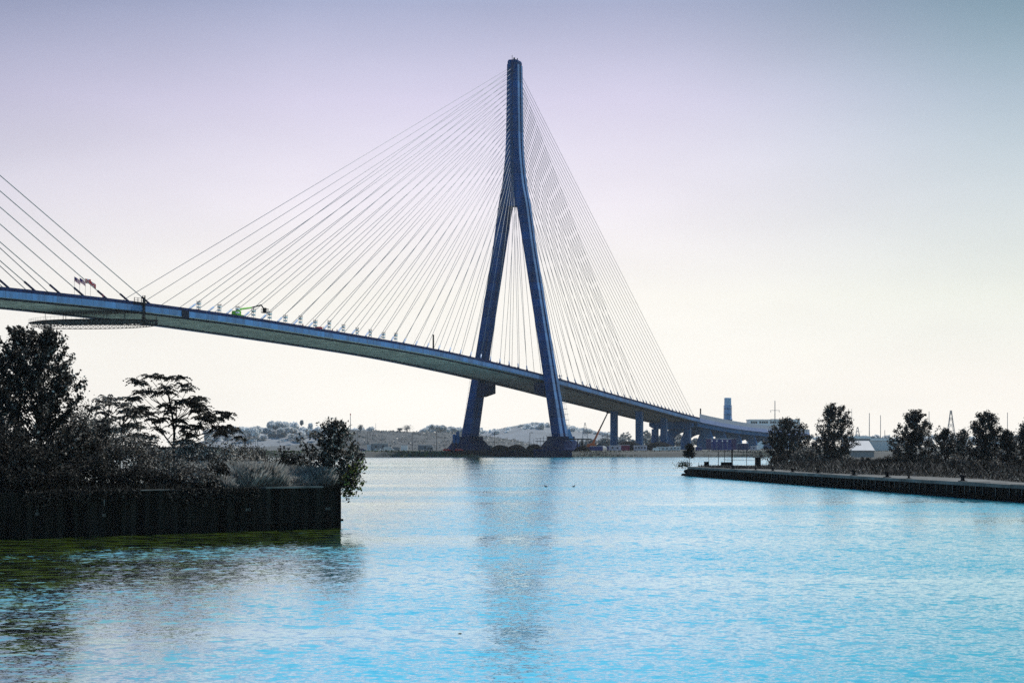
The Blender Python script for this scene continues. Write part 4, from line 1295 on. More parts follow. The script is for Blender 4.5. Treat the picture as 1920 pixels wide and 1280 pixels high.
def corrugated(p0, p1, z0, z1, period, depth, t=.06, ztop=None):
    """zig-zag steel sheet wall from p0 to p1"""
    p0 = np.array(p0, float); p1 = np.array(p1, float)
    d = p1 - p0; Ln = np.linalg.norm(d); d /= Ln; nrm = np.array((d[1], -d[0]))
    q = MB(); pts = []
    k = 0; a = 0
    while a < Ln:
        for f, o_ in ((0, 0), (.32, 0), (.5, 1), (.82, 1)):
            b_ = a + f * period
            if b_ > Ln: break
            pts.append(p0 + d * b_ + nrm * o_ * depth)
        a += period
    pts.append(p1)
    for i in range(len(pts) - 1):
        A, C_ = pts[i], pts[i+1]
        q.quad((A[0], A[1], z0), (C_[0], C_[1], z0), (C_[0], C_[1], z1), (A[0], A[1], z1))
    # back sheet keeps it a solid
    A, C_ = p0 - nrm * .35, p1 - nrm * .35
    q.quad((A[0], A[1], z0), (C_[0], C_[1], z0), (C_[0], C_[1], z1), (A[0], A[1], z1))
    q.quad((pts[0][0], pts[0][1], z0), (A[0], A[1], z0), (A[0], A[1], z1), (pts[0][0], pts[0][1], z1))
    q.quad((pts[-1][0], pts[-1][1], z0), (C_[0], C_[1], z0), (C_[0], C_[1], z1), (pts[-1][0], pts[-1][1], z1))
    n0 = len(pts)
    q.quad(*[(p[0], p[1], z1) for p in pts], (C_[0], C_[1], z1), (A[0], A[1], z1))
    return q
M_COFFER = mat('navy_sheet_pile', (.005, .010, .035), .8, .4, .3, (1, 1, .3), .2); MATS['navy_sheet_pile'].node_tree.nodes['Principled BSDF'].inputs['Specular IOR Level'].default_value = .02
cf = empty('cofferdam_wall', (0, 0, 0), 'navy black sheet pile frontage at the water below the right tower foot', 'retaining wall')
corrugated((xat(1000, 1086), 1082), (xat(1072, 1086), 1082), -1, 3.6, 1.4, .4).build('sheeting', M_COFFER, cf)
q = MB(); q.box(xat(999.5, 1086), xat(1072.3, 1086), 1081.3, 1082.6, 3.605, 4.1); q.build('capping_beam', M_PED, cf)
q = MB(); q.box(xat(1000, 1086), xat(1072, 1086), 1083, 1096, -1, 3.4); q.build('fill', M_SOIL, cf)
bw = empty('timber_revetment', (0, 0, 0), 'low black revetment below the left tower foot and mounds', 'retaining wall')
q = MB(); q.box(xat(842, 1100), xat(1000, 1100), 1090, 1098, -1, 3.5); q.build('wall', M_SOIL, bw)
q = MB()
for px in range(846, 1000, 6): q.box(xat(px, 1090)-.15, xat(px, 1090)+.15, 1089.6, 1089.99, -1, 3.8)
q.build('post', M_COFFER, bw)
# trestle beams and work scaffold by the right foot
ts = empty('beam_trestle', at(1088, 845, 1120), 'dark beam on a trestle right of the right tower foot', 'trestle')
q = MB(); q.box(-6.5, 6.0, -.3, .3, 5.9, 6.5); q.build('beam', M_BLACK, ts)
for a in (-1.6, .6):
    MB().tube([(a - .5, 0, -1), (a + .4, 0, 5.9)], .28, 5).build('leg', M_BLACK, ts)
MB().tube([(1.9, 0, -1), (.9, 0, 5.9)], .28, 5).build('brace', M_BLACK, ts)
sc = empty('tube_scaffold', at(1016, 845, 1128), 'thin tube scaffold left of the right tower foot', 'scaffold')
q = MB()
for a in (-2.5, -.8, .9, 2.6, 4.3):
    q.tube([(a, 0, 0), (a, 0, 7.5 + (a * .35))], .10, 4)
for z in (3.2, 5.2, 6.6): q.tube([(-3.6, 0, z), (5.6, 0, z)], .10, 4)
q.build('tubes', M_POLE, sc)
MB().box(-3.4, 4.6, -.6, .6, 4.9, 5.08).build('boards', M_POLE, sc)
# silos beside the left pedestal and a pale sheeted hoarding beside the right one
for i, (px, hh, lab) in enumerate(((852, 5.2, 'shorter blue silo left of the left tower leg'), (858.5, 6.6, 'taller blue silo against the left tower leg'))):
    so_ = empty('silo', at(px, 832, 1138), lab, 'silo', 'silos by the tower foot')
    MB().lathe((0, 0, 0), [(.5, 0), (1.0, .9), (1.0, hh - .5), (.4, hh)], 10).build('tank', M_PIER, so_)
    q = MB()
    for a in (-.8, .8):
        for c in (-.6, .6): q.box(a-.1, a+.1, c-.1, c+.1, -3.2, 1.0)
    q.build('leg', M_BLACK, so_)
hb = empty('sheeted_hoarding', at(1072, 826, 1150), 'pale blue sheeted scaffold against the right tower foot', 'hoarding')
MB().hexa([(-1.6, -.8, 0), (1.4, -.8, 0), (1.4, .8, 0), (-1.6, .8, 0), (-2.4, -.8, 6.4), (-1.2, -.8, 6.4), (-1.2, .8, 6.4), (-2.4, .8, 6.4)]).build('sheeting', mat('blue_sheeting', (.10, .26, .50), .6, .2, .5), hb)
q = MB()
for a in (-1.5, 1.3): q.box(a-.1, a+.1, -.9, -.81, -3, .4)
q.build('frame', M_POLE, hb)

# ------------------------------------------------------------------ left bank
ZL = 2.95
WA = (-12.5, 155.0); WB = (-32.9, 136.0)
dwx, dwy = WB[0] - WA[0], WB[1] - WA[1]
WC = (WA[0] + dwx * 2.6, WA[1] + dwy * 2.6)
def solid(name, poly, z0, z1, m):
    q = MB(); n = len(poly)
    q.quad(*[(a, b_, z1) for a, b_ in poly])
    for i in range(n):
        a, b_ = poly[i], poly[(i+1) % n]
        q.quad((a[0], a[1], z0), (b_[0], b_[1], z0), (b_[0], b_[1], z1), (a[0], a[1], z1))
    return q.build(name, m)
ln = math.hypot(dwx, dwy); ux, uy = dwx / ln, dwy / ln          # along the wall, going left and nearer
ix, iy = uy, -ux                                                # inland direction
if iy < 0: ix, iy = -ix, -iy
def L_(a, b_):
    """left bank coordinates: a metres from the wall end, b metres inland"""
    return (WA[0] + ux * a + ix * b_, WA[1] + uy * a + iy * b_)
poly = [L_(.35, .45), L_(72, .45), L_(72, 60), L_(50, 95), L_(20, 95), L_(5.5, 78), L_(1.2, 20)]
tag(solid('bank', poly, -1, ZL - .06, M_LAND), 'dark overgrown soil of the near left bank', 'ground', kind='structure')
lw = empty('sheet_pile_wall', (0, 0, 0), 'black corrugated sheet pile wall holding the overgrown left bank', 'retaining wall')
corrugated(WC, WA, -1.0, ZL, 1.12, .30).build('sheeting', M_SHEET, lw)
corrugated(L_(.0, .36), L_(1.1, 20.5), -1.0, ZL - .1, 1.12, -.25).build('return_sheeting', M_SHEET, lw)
def capseg(a0, a1, z0, z1, b0=-.42, b1=.36):
    p = [L_(a0, b0), L_(a1, b0), L_(a1, b1), L_(a0, b1)]
    return MB().hexa([(x, y, z0) for x, y in p] + [(x, y, z1) for x, y in p])
capseg(1.9, 7.0, ZL + .003, ZL + .13, -.36, .5).build('cap', M_CAPST, lw)
capseg(-.06, 1.85, ZL + .003, ZL + .16, -.40, .42).build('cap', M_SHEET, lw)
capseg(14.5, 18.6, ZL + .003, ZL + .06, -.38, .42).build('cap', M_CAPST, lw)
capseg(.1, 13.0, .50, .66, -.40, -.305).build('waler', M_SHEET, lw)
# faded paint marks
def text_mark(body, px, py, hgt, parent, rot=0.0):
    cu = bpy.data.curves.new('marking', 'FONT'); cu.body = body; cu.size = hgt; cu.align_x = 'CENTER'
    o = bpy.data.objects.new('marking', cu); COL.objects.link(o)
    bpy.context.view_layer.update()
    dg = bpy.context.evaluated_depsgraph_get()
    me = bpy.data.meshes.new_from_object(o.evaluated_get(dg))
    bpy.data.objects.remove(o)
    # meet the wall plane
    k = (px - 960) / F
    # x = k*Y ; on the wall front plane shifted to face the water
    A = np.array(L_(0, -.44)); d_ = np.array((ux, uy))
    t = (k * A[1] - A[0]) / (d_[0] - k * d_[1])
    pnt = A + d_ * t
    z = HC + (HY - py) / F * pnt[1]
    o = mesh_obj('marking', me, M_MARK, parent)
    o.location = (pnt[0], pnt[1], z)
    o.rotation_euler = (R(90), 0, math.atan2(-uy, -ux))
    return o
text_mark('843', 465.5, 957.5, .30, lw)
text_mark('845', 615, 955.5, .30, lw)
text_mark('4', 69.5, 958, .22, lw)
text_mark('80', 69.5, 965.5, .28, lw)
text_mark('I', 195.5, 948, .65, lw)
text_mark('80', 195, 968, .28, lw)
# pale drips and rust shelves low on the sheets
q = MB()
for a in (8.2, 9.4, 10.5, 15.2, 16.4, 17.4, 18.6, 19.8, 21.0, 23.2):
    p = L_(a, -.33); w = .2 + .25 * random.random()
    p2 = L_(a + w, -.33)
    q.quad((p[0], p[1], .40), (p2[0], p2[1], .38), (p2[0], p2[1], .47), (p[0], p[1], .45))
q.build('rust_line', mat('rust_ledge', (.016, .015, .014), .9, .4, 2.0, spec=.02), lw)

# ------------------------------------------------------------------ vegetation makers
def tree(name, label, cat, base, H, env, n_limb, n_twig, n_leaf, leaf, m, group=None, trunk_r=.16, seed=1, up=.55, twig=.8, spread=.13, t_lo=.08, lean=0.0, m2=None, bark=None):
    """trunk, ascending limbs to an uneven envelope, twigs, leaves.
    env: list of (height fraction, left reach, right reach) in metres"""
    rng = np.random.default_rng(seed)
    o = empty(name, base, label, cat, group)
    hs = [e[0] for e in env]; le = [e[1] for e in env]; ri = [e[2] for e in env]
    def reach(t, az):
        l = np.interp(t, hs, le); r = np.interp(t, hs, ri)
        c = math.cos(az); dep = (l + r) / 2
        return (r if c > 0 else l) * c * c + dep * (1 - c * c)
    wood = MB()
    tk = [(lean * k * k * .1 + rng.normal(0, .04), rng.normal(0, .04), H * .9 * k / 6 - .15) for k in range(7)]
    tk[0] = (0, 0, -.3)
    wood.tube(tk, [trunk_r * (1 - .13 * k) for k in range(7)], 7)
    C = []
    for i in range(n_limb):
        th = t_lo + (1 - t_lo) * ((i + rng.uniform(0, 1)) / n_limb) ** .85
        az = rng.uniform(0, 2 * math.pi)
        if rng.uniform() < .45: az = rng.choice((0, math.pi)) + rng.normal(0, .45)
        rr = reach(th, az) * (rng.uniform(.6, 1.05) if rng.uniform() < .75 else rng.uniform(.15, .6))
        tip = np.array((rr * math.cos(az) + lean * th * th * 2.2, rr * math.sin(az), th * H))
        s0 = max(.04, th - up * rr / H * rng.uniform(.8, 1.6) - .04)
        zz = s0 * H
        org = np.array((np.interp(zz, [q[2] for q in tk], [q[0] for q in tk]), np.interp(zz, [q[2] for q in tk], [q[1] for q in tk]), zz))
        mid = org * .5 + tip * .5 + np.array((0, 0, -.08 * rr)) + rng.normal(0, .08, 3)
        r0 = trunk_r * .34 * (1 - .5 * th)
        wood.tube([org, mid, tip], [r0, r0 * .6, r0 * .25], 5, False)
        for k in range(n_twig):
            f = rng.uniform(.30, 1.0)
            p = (org * (1-f)**2 + 2 * mid * f * (1-f) + tip * f * f)
            d = rng.normal(size=3) * np.array((1, 1, .6)) + np.array((0, 0, .55)); d /= np.linalg.norm(d)
            e = p + d * twig * rng.uniform(.4, 1.1)
            wood.tube([p, e], [r0 * .28 + .006, .006], 3, False)
            g = rng.uniform(0, 1, n_leaf)[:, None]
            C.append(p * (1 - g) + e * g + rng.normal(0, spread, (n_leaf, 3)))
        g = rng.uniform(0.6, 1, n_leaf)[:, None]
        C.append(mid * (1 - g) + tip * g + rng.normal(0, spread, (n_leaf, 3)))
    wood.build('trunk', bark or M_BARK, o)
    C = np.concatenate(C)
    if m2 is None:
        quads_mesh('crown', leaves_at(C, leaf), m, o)
    else:
        sel = rng.uniform(0, 1, len(C)) < .7
        quads_mesh('crown', leaves_at(C[sel], leaf), m, o)
        quads_mesh('light_foliage', leaves_at(C[~sel], leaf), m2, o)
    return o

def shrub(label, base, W, H, n, leaf, m, seed, group='shrubs on the left bank', droop=0.0, name='shrub', depth=None, lobes=9):
    """many arching stems with leaf sprays; uneven dome"""
    rng = np.random.default_rng(seed)
    o = empty(name, base, label, 'shrub', group)
    st = MB(); C = []
    D = depth or W * .8
    for i in range(lobes * 2):
        az = rng.uniform(0, 2 * math.pi); q = rng.uniform(.15, 1) ** .7
        tip = np.array((math.cos(az) * W / 2 * q, math.sin(az) * D / 2 * q, H * (1.02 - .55 * q * q) * rng.uniform(.6, 1.08)))
        mid = tip * np.array((.45, .45, .62)) + rng.normal(0, .06, 3)
        st.tube([(tip[0]*.1, tip[1]*.1, -.15), mid, tip], [.03, .02, .008], 4, False)
        k = n // (lobes * 2)
        g = rng.uniform(.25, 1.05, k)[:, None]
        a = mid * (1 - g) + tip * g
        sg_ = .10 + .09 * min(W, H)
        cl = rng.normal(0, 1, (k, 3)) * np.array((sg_, sg_, sg_ * .75))
        # break the spray into clots
        clot = rng.normal(0, sg_ * .8, (max(3, k // 28), 3))
        C.append(a + cl * .6 + clot[rng.integers(0, len(clot), k)] * .8)
    st.build('stems', M_BARK, o)
    C = np.concatenate(C); C[:, 2] = np.maximum(C[:, 2], -.1 - droop * rng.uniform(0, 1, len(C)))
    quads_mesh('foliage', leaves_at(C, leaf), m, o)
    return o

# big cottonwood at the left edge
def gz(px, Y, py): return HC + (HY - py) / F * Y
Yc = 150
ppm = F / Yc
base = (xat(74, Yc), Yc, ZL - .1)
H = (ZL and (HC + (HY - 608) / F * Yc) - ZL)
def ev(rows, cx, ytop, ybot, Y):
    s = F / Y
    return [((ybot - y) / (ybot - ytop), max(.05, (cx - a) / s), max(.05, (b_ - cx) / s)) for y, a, b_ in rows]
rows = [(915, 0, 175), (860, -40, 195), (800, -60, 208), (760, -80, 200), (725, -70, 172), (690, -55, 150), (660, -40, 132), (640, -25, 116), (618, 0, 104), (608, 15, 98)]
tree('cottonwood_tree', 'tallest tree on the left bank, dense dark cottonwood reaching up to the deck', 'tree', base, H, ev(rows, 74, 608, 917, Yc),
     165, 9, 18, .155, M_LEAF_DK, None, .20, 3, .9, .85, .11, .10, 0, M_LEAF_MID)
Y2 = 156
tree('poplar_sapling', 'leafy sapling at the left frame edge beside the tall cottonwood', 'tree', (xat(5, Y2), Y2, ZL - .1), (HC + (HY - 640) / F * Y2) - ZL,
     ev([(915, -60, 60), (800, -70, 60), (720, -60, 45), (660, -40, 40), (640, -10, 25)], 5, 640, 916, Y2), 46, 8, 16, .17, M_LEAF_DK, None, .10, 4, .9, .8, .11)

# tree of heaven pair: flat layered fronds on visible branches
def frond_tree(label, base_px, Y, trunk_pts, rosettes, seed, group=None, side_trunks=(), leafm=None):
    rng = np.random.default_rng(seed)
    x0 = xat(base_px, Y)
    o = empty('tree_of_heaven', (x0, Y, ZL - .1), label, 'tree', group)
    def loc(px, py, dy=0.0):
        Y_ = Y + dy
        return np.array((xat(px, Y_) - x0, dy, HC + (HY - py) / F * Y_ - ZL + .1))
    wood = MB()
    trunks = []
    for tp in (trunk_pts,) + tuple(side_trunks):
        P3 = [loc(a, b_, c) for a, b_, c in tp]
        n_ = len(P3); r0 = .13 if tp is trunk_pts else .075
        wood.tube(P3, [r0 * (1 - .65 * k / (n_ - 1)) for k in range(n_)], 7)
        trunks.append(P3)
    allp = []
    for P3 in trunks:
        for i in range(len(P3) - 1):
            for g in np.linspace(0, 1, 8): allp.append(P3[i] * (1 - g) + P3[i+1] * g)
    allp = np.array(allp)
    V = []
    rosettes = list(rosettes) + [(a + rng.normal(0, 10), b_ + rng.normal(2, 8)) for a, b_ in rosettes if rng.uniform() < .30]
    rosettes = [(a + rng.normal(0, 3.5), b_ + rng.normal(0, 7)) for a, b_ in rosettes]
    for (px, py) in rosettes:
        c = loc(px, py, rng.uniform(-1.6, 1.6))
        # branch from the trunk, well below
        want = c[2] - (.35 + .62 * np.linalg.norm((c - allp)[:, :2], axis=1))
        cost = np.abs(allp[:, 2] - want) + .35 * np.linalg.norm((allp - c)[:, :2], axis=1) + (allp[:, 2] < .8) * 5
        a = allp[np.argmin(cost)]
        mid = a * .45 + c * .55 + np.array((0, 0, -.12 * np.linalg.norm((c - a)[:2])))
        wood.tube([a, mid, c], [.04, .026, .014], 5, False)
        nf = rng.integers(9, 13)
        for k in range(nf):
            az = 2 * math.pi * (k + rng.uniform(-.4, .4)) / nf
            Lf = rng.uniform(.42, .88)
            e0 = rng.uniform(-.1, 1.35)
            pts = []
            for t in np.linspace(0, 1, 9):
                pts.append(c + np.array((math.cos(az) * Lf * t, math.sin(az) * Lf * t, Lf * (e0 * t - (.42 + e0 * .55) * t * t))))
            wood.tube([pts[0], pts[4], pts[8]], [.009, .007, .003], 3, False)
            dr = np.array((math.cos(az), math.sin(az), 0)); sd = np.array((-math.sin(az), math.cos(az), 0))
            for t in range(1, 9):
                for q in (-1, 1):
                    ll = .24 * (1.1 - .45 * t / 8) * rng.uniform(.8, 1.2)
                    d = sd * q * .85 + dr * .45 + np.array((0, 0, -.30 + rng.uniform(-.25, .25))); d /= np.linalg.norm(d)
                    w = dr * .045 + np.array((0, 0, rng.choice((-1, 1)) * rng.uniform(.03, .075)))
                    p = pts[t]
                    V.append((p, p + d * ll * .5 + w, p + d * ll, p + d * ll * .5 - w))
    wood.build('trunk', M_BARK, o)
    quads_mesh('fronds', np.array(V), leafm or M_LEAF_DK, o)
    return o
ROS = [(252, 722), (268, 714), (284, 709), (300, 711), (312, 716), (340, 718), (352, 724), (262, 735), (282, 738), (300, 741), (318, 739), (334, 741),
       (350, 741), (366, 746), (378, 742), (360, 760), (374, 765), (388, 770), (398, 778), (410, 783), (384, 784), (396, 795), (372, 795), (406, 803), (424, 800),
       (436, 803), (446, 808), (415, 812), (268, 772), (284, 772), (300, 778), (316, 784), (330, 782), (346, 790), (336, 803), (352, 806), (344, 818),
       (284, 788), (300, 795), (282, 812), (298, 812), (268, 816), (358, 833), (342, 840), (372, 842), (390, 846), (404, 849), (326, 760), (308, 762), (420, 790)]
frond_tree('leaning umbrella shaped tree with flat layered fronds and bare branches, middle of the left bank', 325, 160,
           [(325, 915, 0), (325, 860, 0), (327, 812, 0), (322, 770, .1), (316, 742, .2), (308, 722, .3)], ROS, 5, None,
           [[(338, 912, .3), (346, 862, .3), (352, 835, .3)], [(327, 830, 0), (350, 822, -.2), (385, 812, -.5), (405, 805, -.6)], [(326, 840, 0), (305, 812, .2), (290, 795, .3)], [(330, 800, 0), (331, 757, .2)]])
ROS2 = [(188, 757), (203, 752), (220, 748), (236, 746), (252, 750), (262, 757), (196, 770), (212, 768), (230, 766), (247, 770), (262, 775), (186, 786), (204, 788), (222, 784), (240, 788),
        (256, 792), (268, 800), (192, 802), (210, 806), (232, 806), (250, 812), (262, 818), (200, 822), (222, 826), (176, 770), (174, 795)]
frond_tree('smaller layered frond tree with twin stems, between the cottonwood and the leaning tree', 214, 163,
           [(212, 915, 0), (210, 870, 0), (205, 830, 0), (202, 790, 0), (205, 762, 0)], ROS2, 6, None, [[(224, 914, .2), (226, 840, .2), (228, 800, .2), (240, 766, .3)]], M_LEAF_MID)

# shrubs of the left bank: (px centre, base row offset inland Y, width m, height m, leaves, leaf size, material, label)
LS = [(20, 141.5, 6.0, 4.4, 6500, .12, M_LEAF_DK, 'dark shrub at the left frame edge below the cottonwood'),
      (150, 151, 5.6, 6.6, 8500, .11, M_LEAF_MID, 'tall grey speckled shrub right of the cottonwood trunk'),
      (184, 156, 5.2, 6.4, 7500, .10, M_LEAF_MID, 'feathery grey shrub between cottonwood and the twin stemmed tree'),
      (85, 141, 4.4, 3.0, 4200, .11, M_LEAF_DK, 'low black shrub hanging over the wall under the cottonwood'),
      (165, 145, 4.0, 2.6, 4200, .10, M_LEAF_DK, 'low dark shrub on the wall top left of the paint line mark'),
      (232, 153, 4.4, 4.2, 5600, .10, M_LEAF_MID, 'dark shrub at the foot of the twin stemmed tree'),
      (285, 155, 4.4, 3.9, 5600, .09, M_LEAF_MID, 'grey shrub left of the leaning tree trunk'),
      (358, 158, 4.8, 3.7, 6400, .085, M_LEAF_LT, 'pale shrub right of the leaning tree trunk, under the flat roof'),
      (414, 157, 4.4, 3.6, 5800, .085, M_LEAF_LT, 'pale shrub below the branch tip of the leaning tree'),
      (402, 150.5, 2.8, 2.1, 2800, .10, M_LEAF_DK, 'black round shrub in front of the pale ones'),
      (452, 160, 3.8, 3.4, 4600, .095, M_LEAF_MID, 'grey shrub with an upright top left of the grass'),
      (497, 164, 3.2, 3.0, 3600, .11, M_LEAF_MID, 'dark topped shrub behind the grass, right one'),
      (325, 149, 4.6, 2.3, 4200, .09, M_LEAF_MID, 'low shrub spilling over the wall under the leaning tree'),
      (262, 146.5, 3.8, 1.9, 3200, .09, M_LEAF_DK, 'low black shrub spilling over the wall left of the leaning trunk'),
      (378, 148.8, 3.2, 1.7, 2800, .085, M_LEAF_MID, 'grey speckled shrub spilling over the wall right of the leaning trunk'),
      (205, 146.5, 3.2, 1.9, 2800, .09, M_LEAF_DK, 'low dark shrub over the wall right of the paint line mark'),
      (428, 151.5, 2.8, 1.9, 2600, .09, M_LEAF_DK, 'low black shrub at the left end of the pale grass'),
      (45, 138.8, 4.2, 1.7, 3600, .10, M_LEAF_DK, 'black shrub along the wall top at the left frame edge'),
      (118, 142.2, 3.6, 1.8, 3200, .10, M_LEAF_DK, 'black speckled shrub along the wall top left of the first paint mark'),
      (300, 148.5, 3.0, 1.5, 2600, .085, M_LEAF_DK, 'black low shrub on the wall top directly below the leaning trunk'),
      (352, 150.2, 3.0, 1.6, 2600, .085, M_LEAF_DK, 'black low shrub on the wall top below the flat roofed building'),
      (544, 161, 3.4, 2.7, 3600, .12, M_LEAF_DK, 'dark shrub joining the grass to the wall end tree')]
for i, (px, Y, W, Hh, n, lf, m, lab) in enumerate(LS):
    shrub(lab, (xat(px, Y), Y, ZL - .1), W, Hh, n, lf, m, 70 + i)
# hanging sprays that spill over the wall face
for i, (a, W, dz, lab) in enumerate(((13.8, 3.6, 1.2, 'trailing spray hanging down the wall left of the leaning tree'), (24.6, 3.6, 1.1, 'trailing spray hanging down the wall near the left frame edge'), (12.2, 3.8, 1.5, 'widest trailing spray hanging down the wall below the leaning tree'), (9.3, 2.4, 1.3, 'trailing spray hanging down the wall left of the bare right half'),
                                     (18.9, 2.2, .9, 'trailing spray hanging down the wall under the low black shrubs'), (21.8, 2.4, 1.0, 'trailing spray hanging down the wall below the cottonwood'))):
    p = L_(a, -.55)
    rng = np.random.default_rng(120 + i)
    o = empty('trailing_creeper', (p[0], p[1], ZL), lab, 'creeper', 'creepers on the left wall')
    stm = MB(); C = []
    for k in range(26):
        x = rng.uniform(-W/2, W/2); dp = dz * rng.uniform(.35, 1.0) * (1 - (abs(x) / W * 1.5) ** 2 * .8)
        pts = [(x * -ux + ix*.5, x * -uy + iy*.5, .12), (x * -ux - ix*.12, x * -uy - iy*.12, .05), (x * -ux - ix*.15 + rng.normal(0, .1), x * -uy - iy*.15, -dp)]
        stm.tube(pts, [.012, .010, .005], 3, False)
        g = rng.uniform(0, 1, 60)[:, None]
        C.append(np.array(pts[1]) * (1-g) + np.array(pts[2]) * g + rng.normal(0, .10, (60, 3)))
    stm.build('stems', M_BARK, o)
    quads_mesh('foliage', leaves_at(np.concatenate(C), .085), M_LEAF_DK, o)
# end tree leaning out over the water at the wall end
Ye = 157.5
rows = [(945, 660, 672), (915, 620, 668), (890, 585, 670), (865, 556, 684), (840, 553, 672), (820, 566, 668), (803, 598, 655), (790, 612, 642)]
tree('cottonwood_sapling', 'bushy dark tree with round leaves at the very end of the sheet pile wall', 'tree', (xat(627, Ye), Ye, ZL - .1),
     HC + (HY - 790) / F * Ye - ZL, ev([(918, 575, 660), (895, 552, 682), (865, 538, 690), (840, 542, 684), (820, 555, 676), (803, 590, 662), (790, 606, 652)], 627, 790, 918, Ye),
     72, 8, 13, .15, M_LEAF_MID, None, .10, 9, .9, .7, .13, .06, 0, M_LEAF_DK)
Yh = 154.8
p0 = at(655, 915, Yh)
rng = np.random.default_rng(44)
hb_ = empty('overhanging_bough', at(640, 912, Yh), 'yellow green leafy bough hanging over the water past the wall end', 'bough')
wd = MB(); C = []
O = np.array(at(640, 912, Yh))
for (px, py) in ((683, 862), (688, 872), (675, 882), (683, 905), (680, 918), (668, 912), (658, 925), (652, 940), (664, 930), (650, 905), (672, 898), (662, 880), (655, 893), (668, 870)):
    tip = np.array(at(px, py, Yh + rng.uniform(-.8, .8))) - O
    st_ = np.array((-.25, .5, -.05))
    mid = (tip + st_) / 2 + np.array((.1, 0, .3))
    wd.tube([st_, mid, tip], [.03, .018, .006], 4, False)
    g = rng.uniform(.35, 1.0, 60)[:, None]
    C.append(st_ * (1-g)**2 + 2 * mid * g * (1-g) + tip * g * g + rng.normal(0, .12, (60, 3)))
wd.build('stems', M_BARK, hb_)
C = np.concatenate(C); s_ = rng.uniform(0, 1, len(C)) < .6
quads_mesh('dark_foliage', leaves_at(C[s_], .15), M_LEAF_DK, hb_)
quads_mesh('bright_foliage', leaves_at(C[~s_], .15), M_LEAF_YG, hb_)
# tall dry grass along the right half of the bank
n = 60000
a = RNG.uniform(.3, 9.6, n); b_ = .55 + 9.5 * RNG.uniform(0, 1, n) ** 1.6
pts = np.array([(*L_(p, q), ZL - .08) for p, q in zip(a, b_)])
hh = 1.25 + .5 * np.sin(a * 1.1 + 1) + .25 * np.sin(a * 2.7) ; hh *= np.clip((b_ + .8) / 2.2, .4, 1.05) * np.clip(.72 + a * .05, .5, 1.15)
o = blades('tall_grass', pts, hh, .022, M_BLADE, .75)
tag(o, 'pale fluffy tall grass along the top of the left wall', 'grass', kind='stuff')
n = 9000
a = RNG.uniform(12.0, 40, n); b_ = .3 + 12 * RNG.uniform(0, 1, n)
pts = np.array([(*L_(p, q), ZL - .08) for p, q in zip(a, b_)])
o = blades('undergrowth', pts, .6, .04, M_LEAF_DK, .5)
tag(o, 'dark weeds under the trees of the left bank', 'undergrowth', kind='stuff')
# seed heads: pale flecks over the grass
n = 16000
a = RNG.uniform(.6, 9.4, n); b_ = .6 + 8 * RNG.uniform(0, 1, n)
hh = (1.25 + .45 * np.sin(a * 1.1 + 1)) * np.clip(.75 + a * .05, .5, 1.1)
C = np.array([(*L_(p, q), ZL) for p, q in zip(a, b_)]); C[:, 2] += hh * RNG.uniform(.55, 1.05, n)
o = quads_mesh('grass_plumes', leaves_at(C, .07, 0, 2.2), M_BLADE); tag(o, 'pale seed plumes above the tall grass', 'grass', kind='stuff')

# ------------------------------------------------------------------ right quay
ZQ = 1.85
QA = (34.7, 418.0); QB = (53.9, 223.0)
ql = math.hypot(QB[0]-QA[0], QB[1]-QA[1]); qx, qy = (QB[0]-QA[0])/ql, (QB[1]-QA[1])/ql
jx, jy = -qy, qx                      # inland (towards +x)
if jx < 0: jx, jy = -jx, -jy
def Q(a, b_): return (QA[0] + qx*a + jx*b_, QA[1] + qy*a + jy*b_)
poly = [Q(0, 1.0), Q(330, 1.0), Q(330, 120), (260, 420), (330, 1115), (160, 1115), (98, 700), (72, 490), (58, 462), (47, 447), Q(-14, 9), Q(-6, 1.5)]
tag(solid('quay_ground', poly, -1, ZQ - .05, mat('quay_soil', (.035, .034, .032), .95, .5, .2)), 'weedy ground of the right quay and the land behind it', 'ground', kind='structure')
qw = empty('quay_wall', (0, 0, 0), 'dark stained concrete quay wall with a pale coping on the right', 'quay')
q = MB()
q.hexa([(*Q(0, 0), -1), (*Q(330, 0), -1), (*Q(330, .99), -1), (*Q(0, .99), -1), (*Q(0, 0), ZQ - .42), (*Q(330, 0), ZQ - .42), (*Q(330, .99), ZQ - .42), (*Q(0, .99), ZQ - .42)])
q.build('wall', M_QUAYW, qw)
# coping slabs, slightly uneven
cop = MB(); ap = MB()
a = 0
while a < 330:
    w = 6.0; dz = RNG.normal(0, .015)
    p = [Q(a + .02, -.12), Q(a + w - .02, -.12), Q(a + w - .02, 1.6), Q(a + .02, 1.6)]
    cop.hexa([(x, y, ZQ - .41) for x, y in p] + [(x, y, ZQ + dz) for x, y in p])
    a += w
cop.build('coping', M_QUAYC, qw)
q = MB()
for i in range(len(ST)):
    pass
ap = MB(); NS = 55
for i in range(NS):
    a0, a1 = 20 + i * 5.6, 20 + (i + 1) * 5.6
    w0 = 3.2 + 2.2 * math.sin(i * .35) + 3.0 * min(1, i / 25); w1 = 3.2 + 2.2 * math.sin((i + 1) * .35) + 3.0 * min(1, (i + 1) / 25)
    ap.quad((*Q(a0, 1.6), ZQ - .02), (*Q(a1, 1.6), ZQ - .02), (*Q(a1, w1), ZQ - .02), (*Q(a0, w0), ZQ - .02))
ap.build('apron', M_QUAYC, qw)
pl_ = MB(); stn = MB()
a = 2.0; k = 0
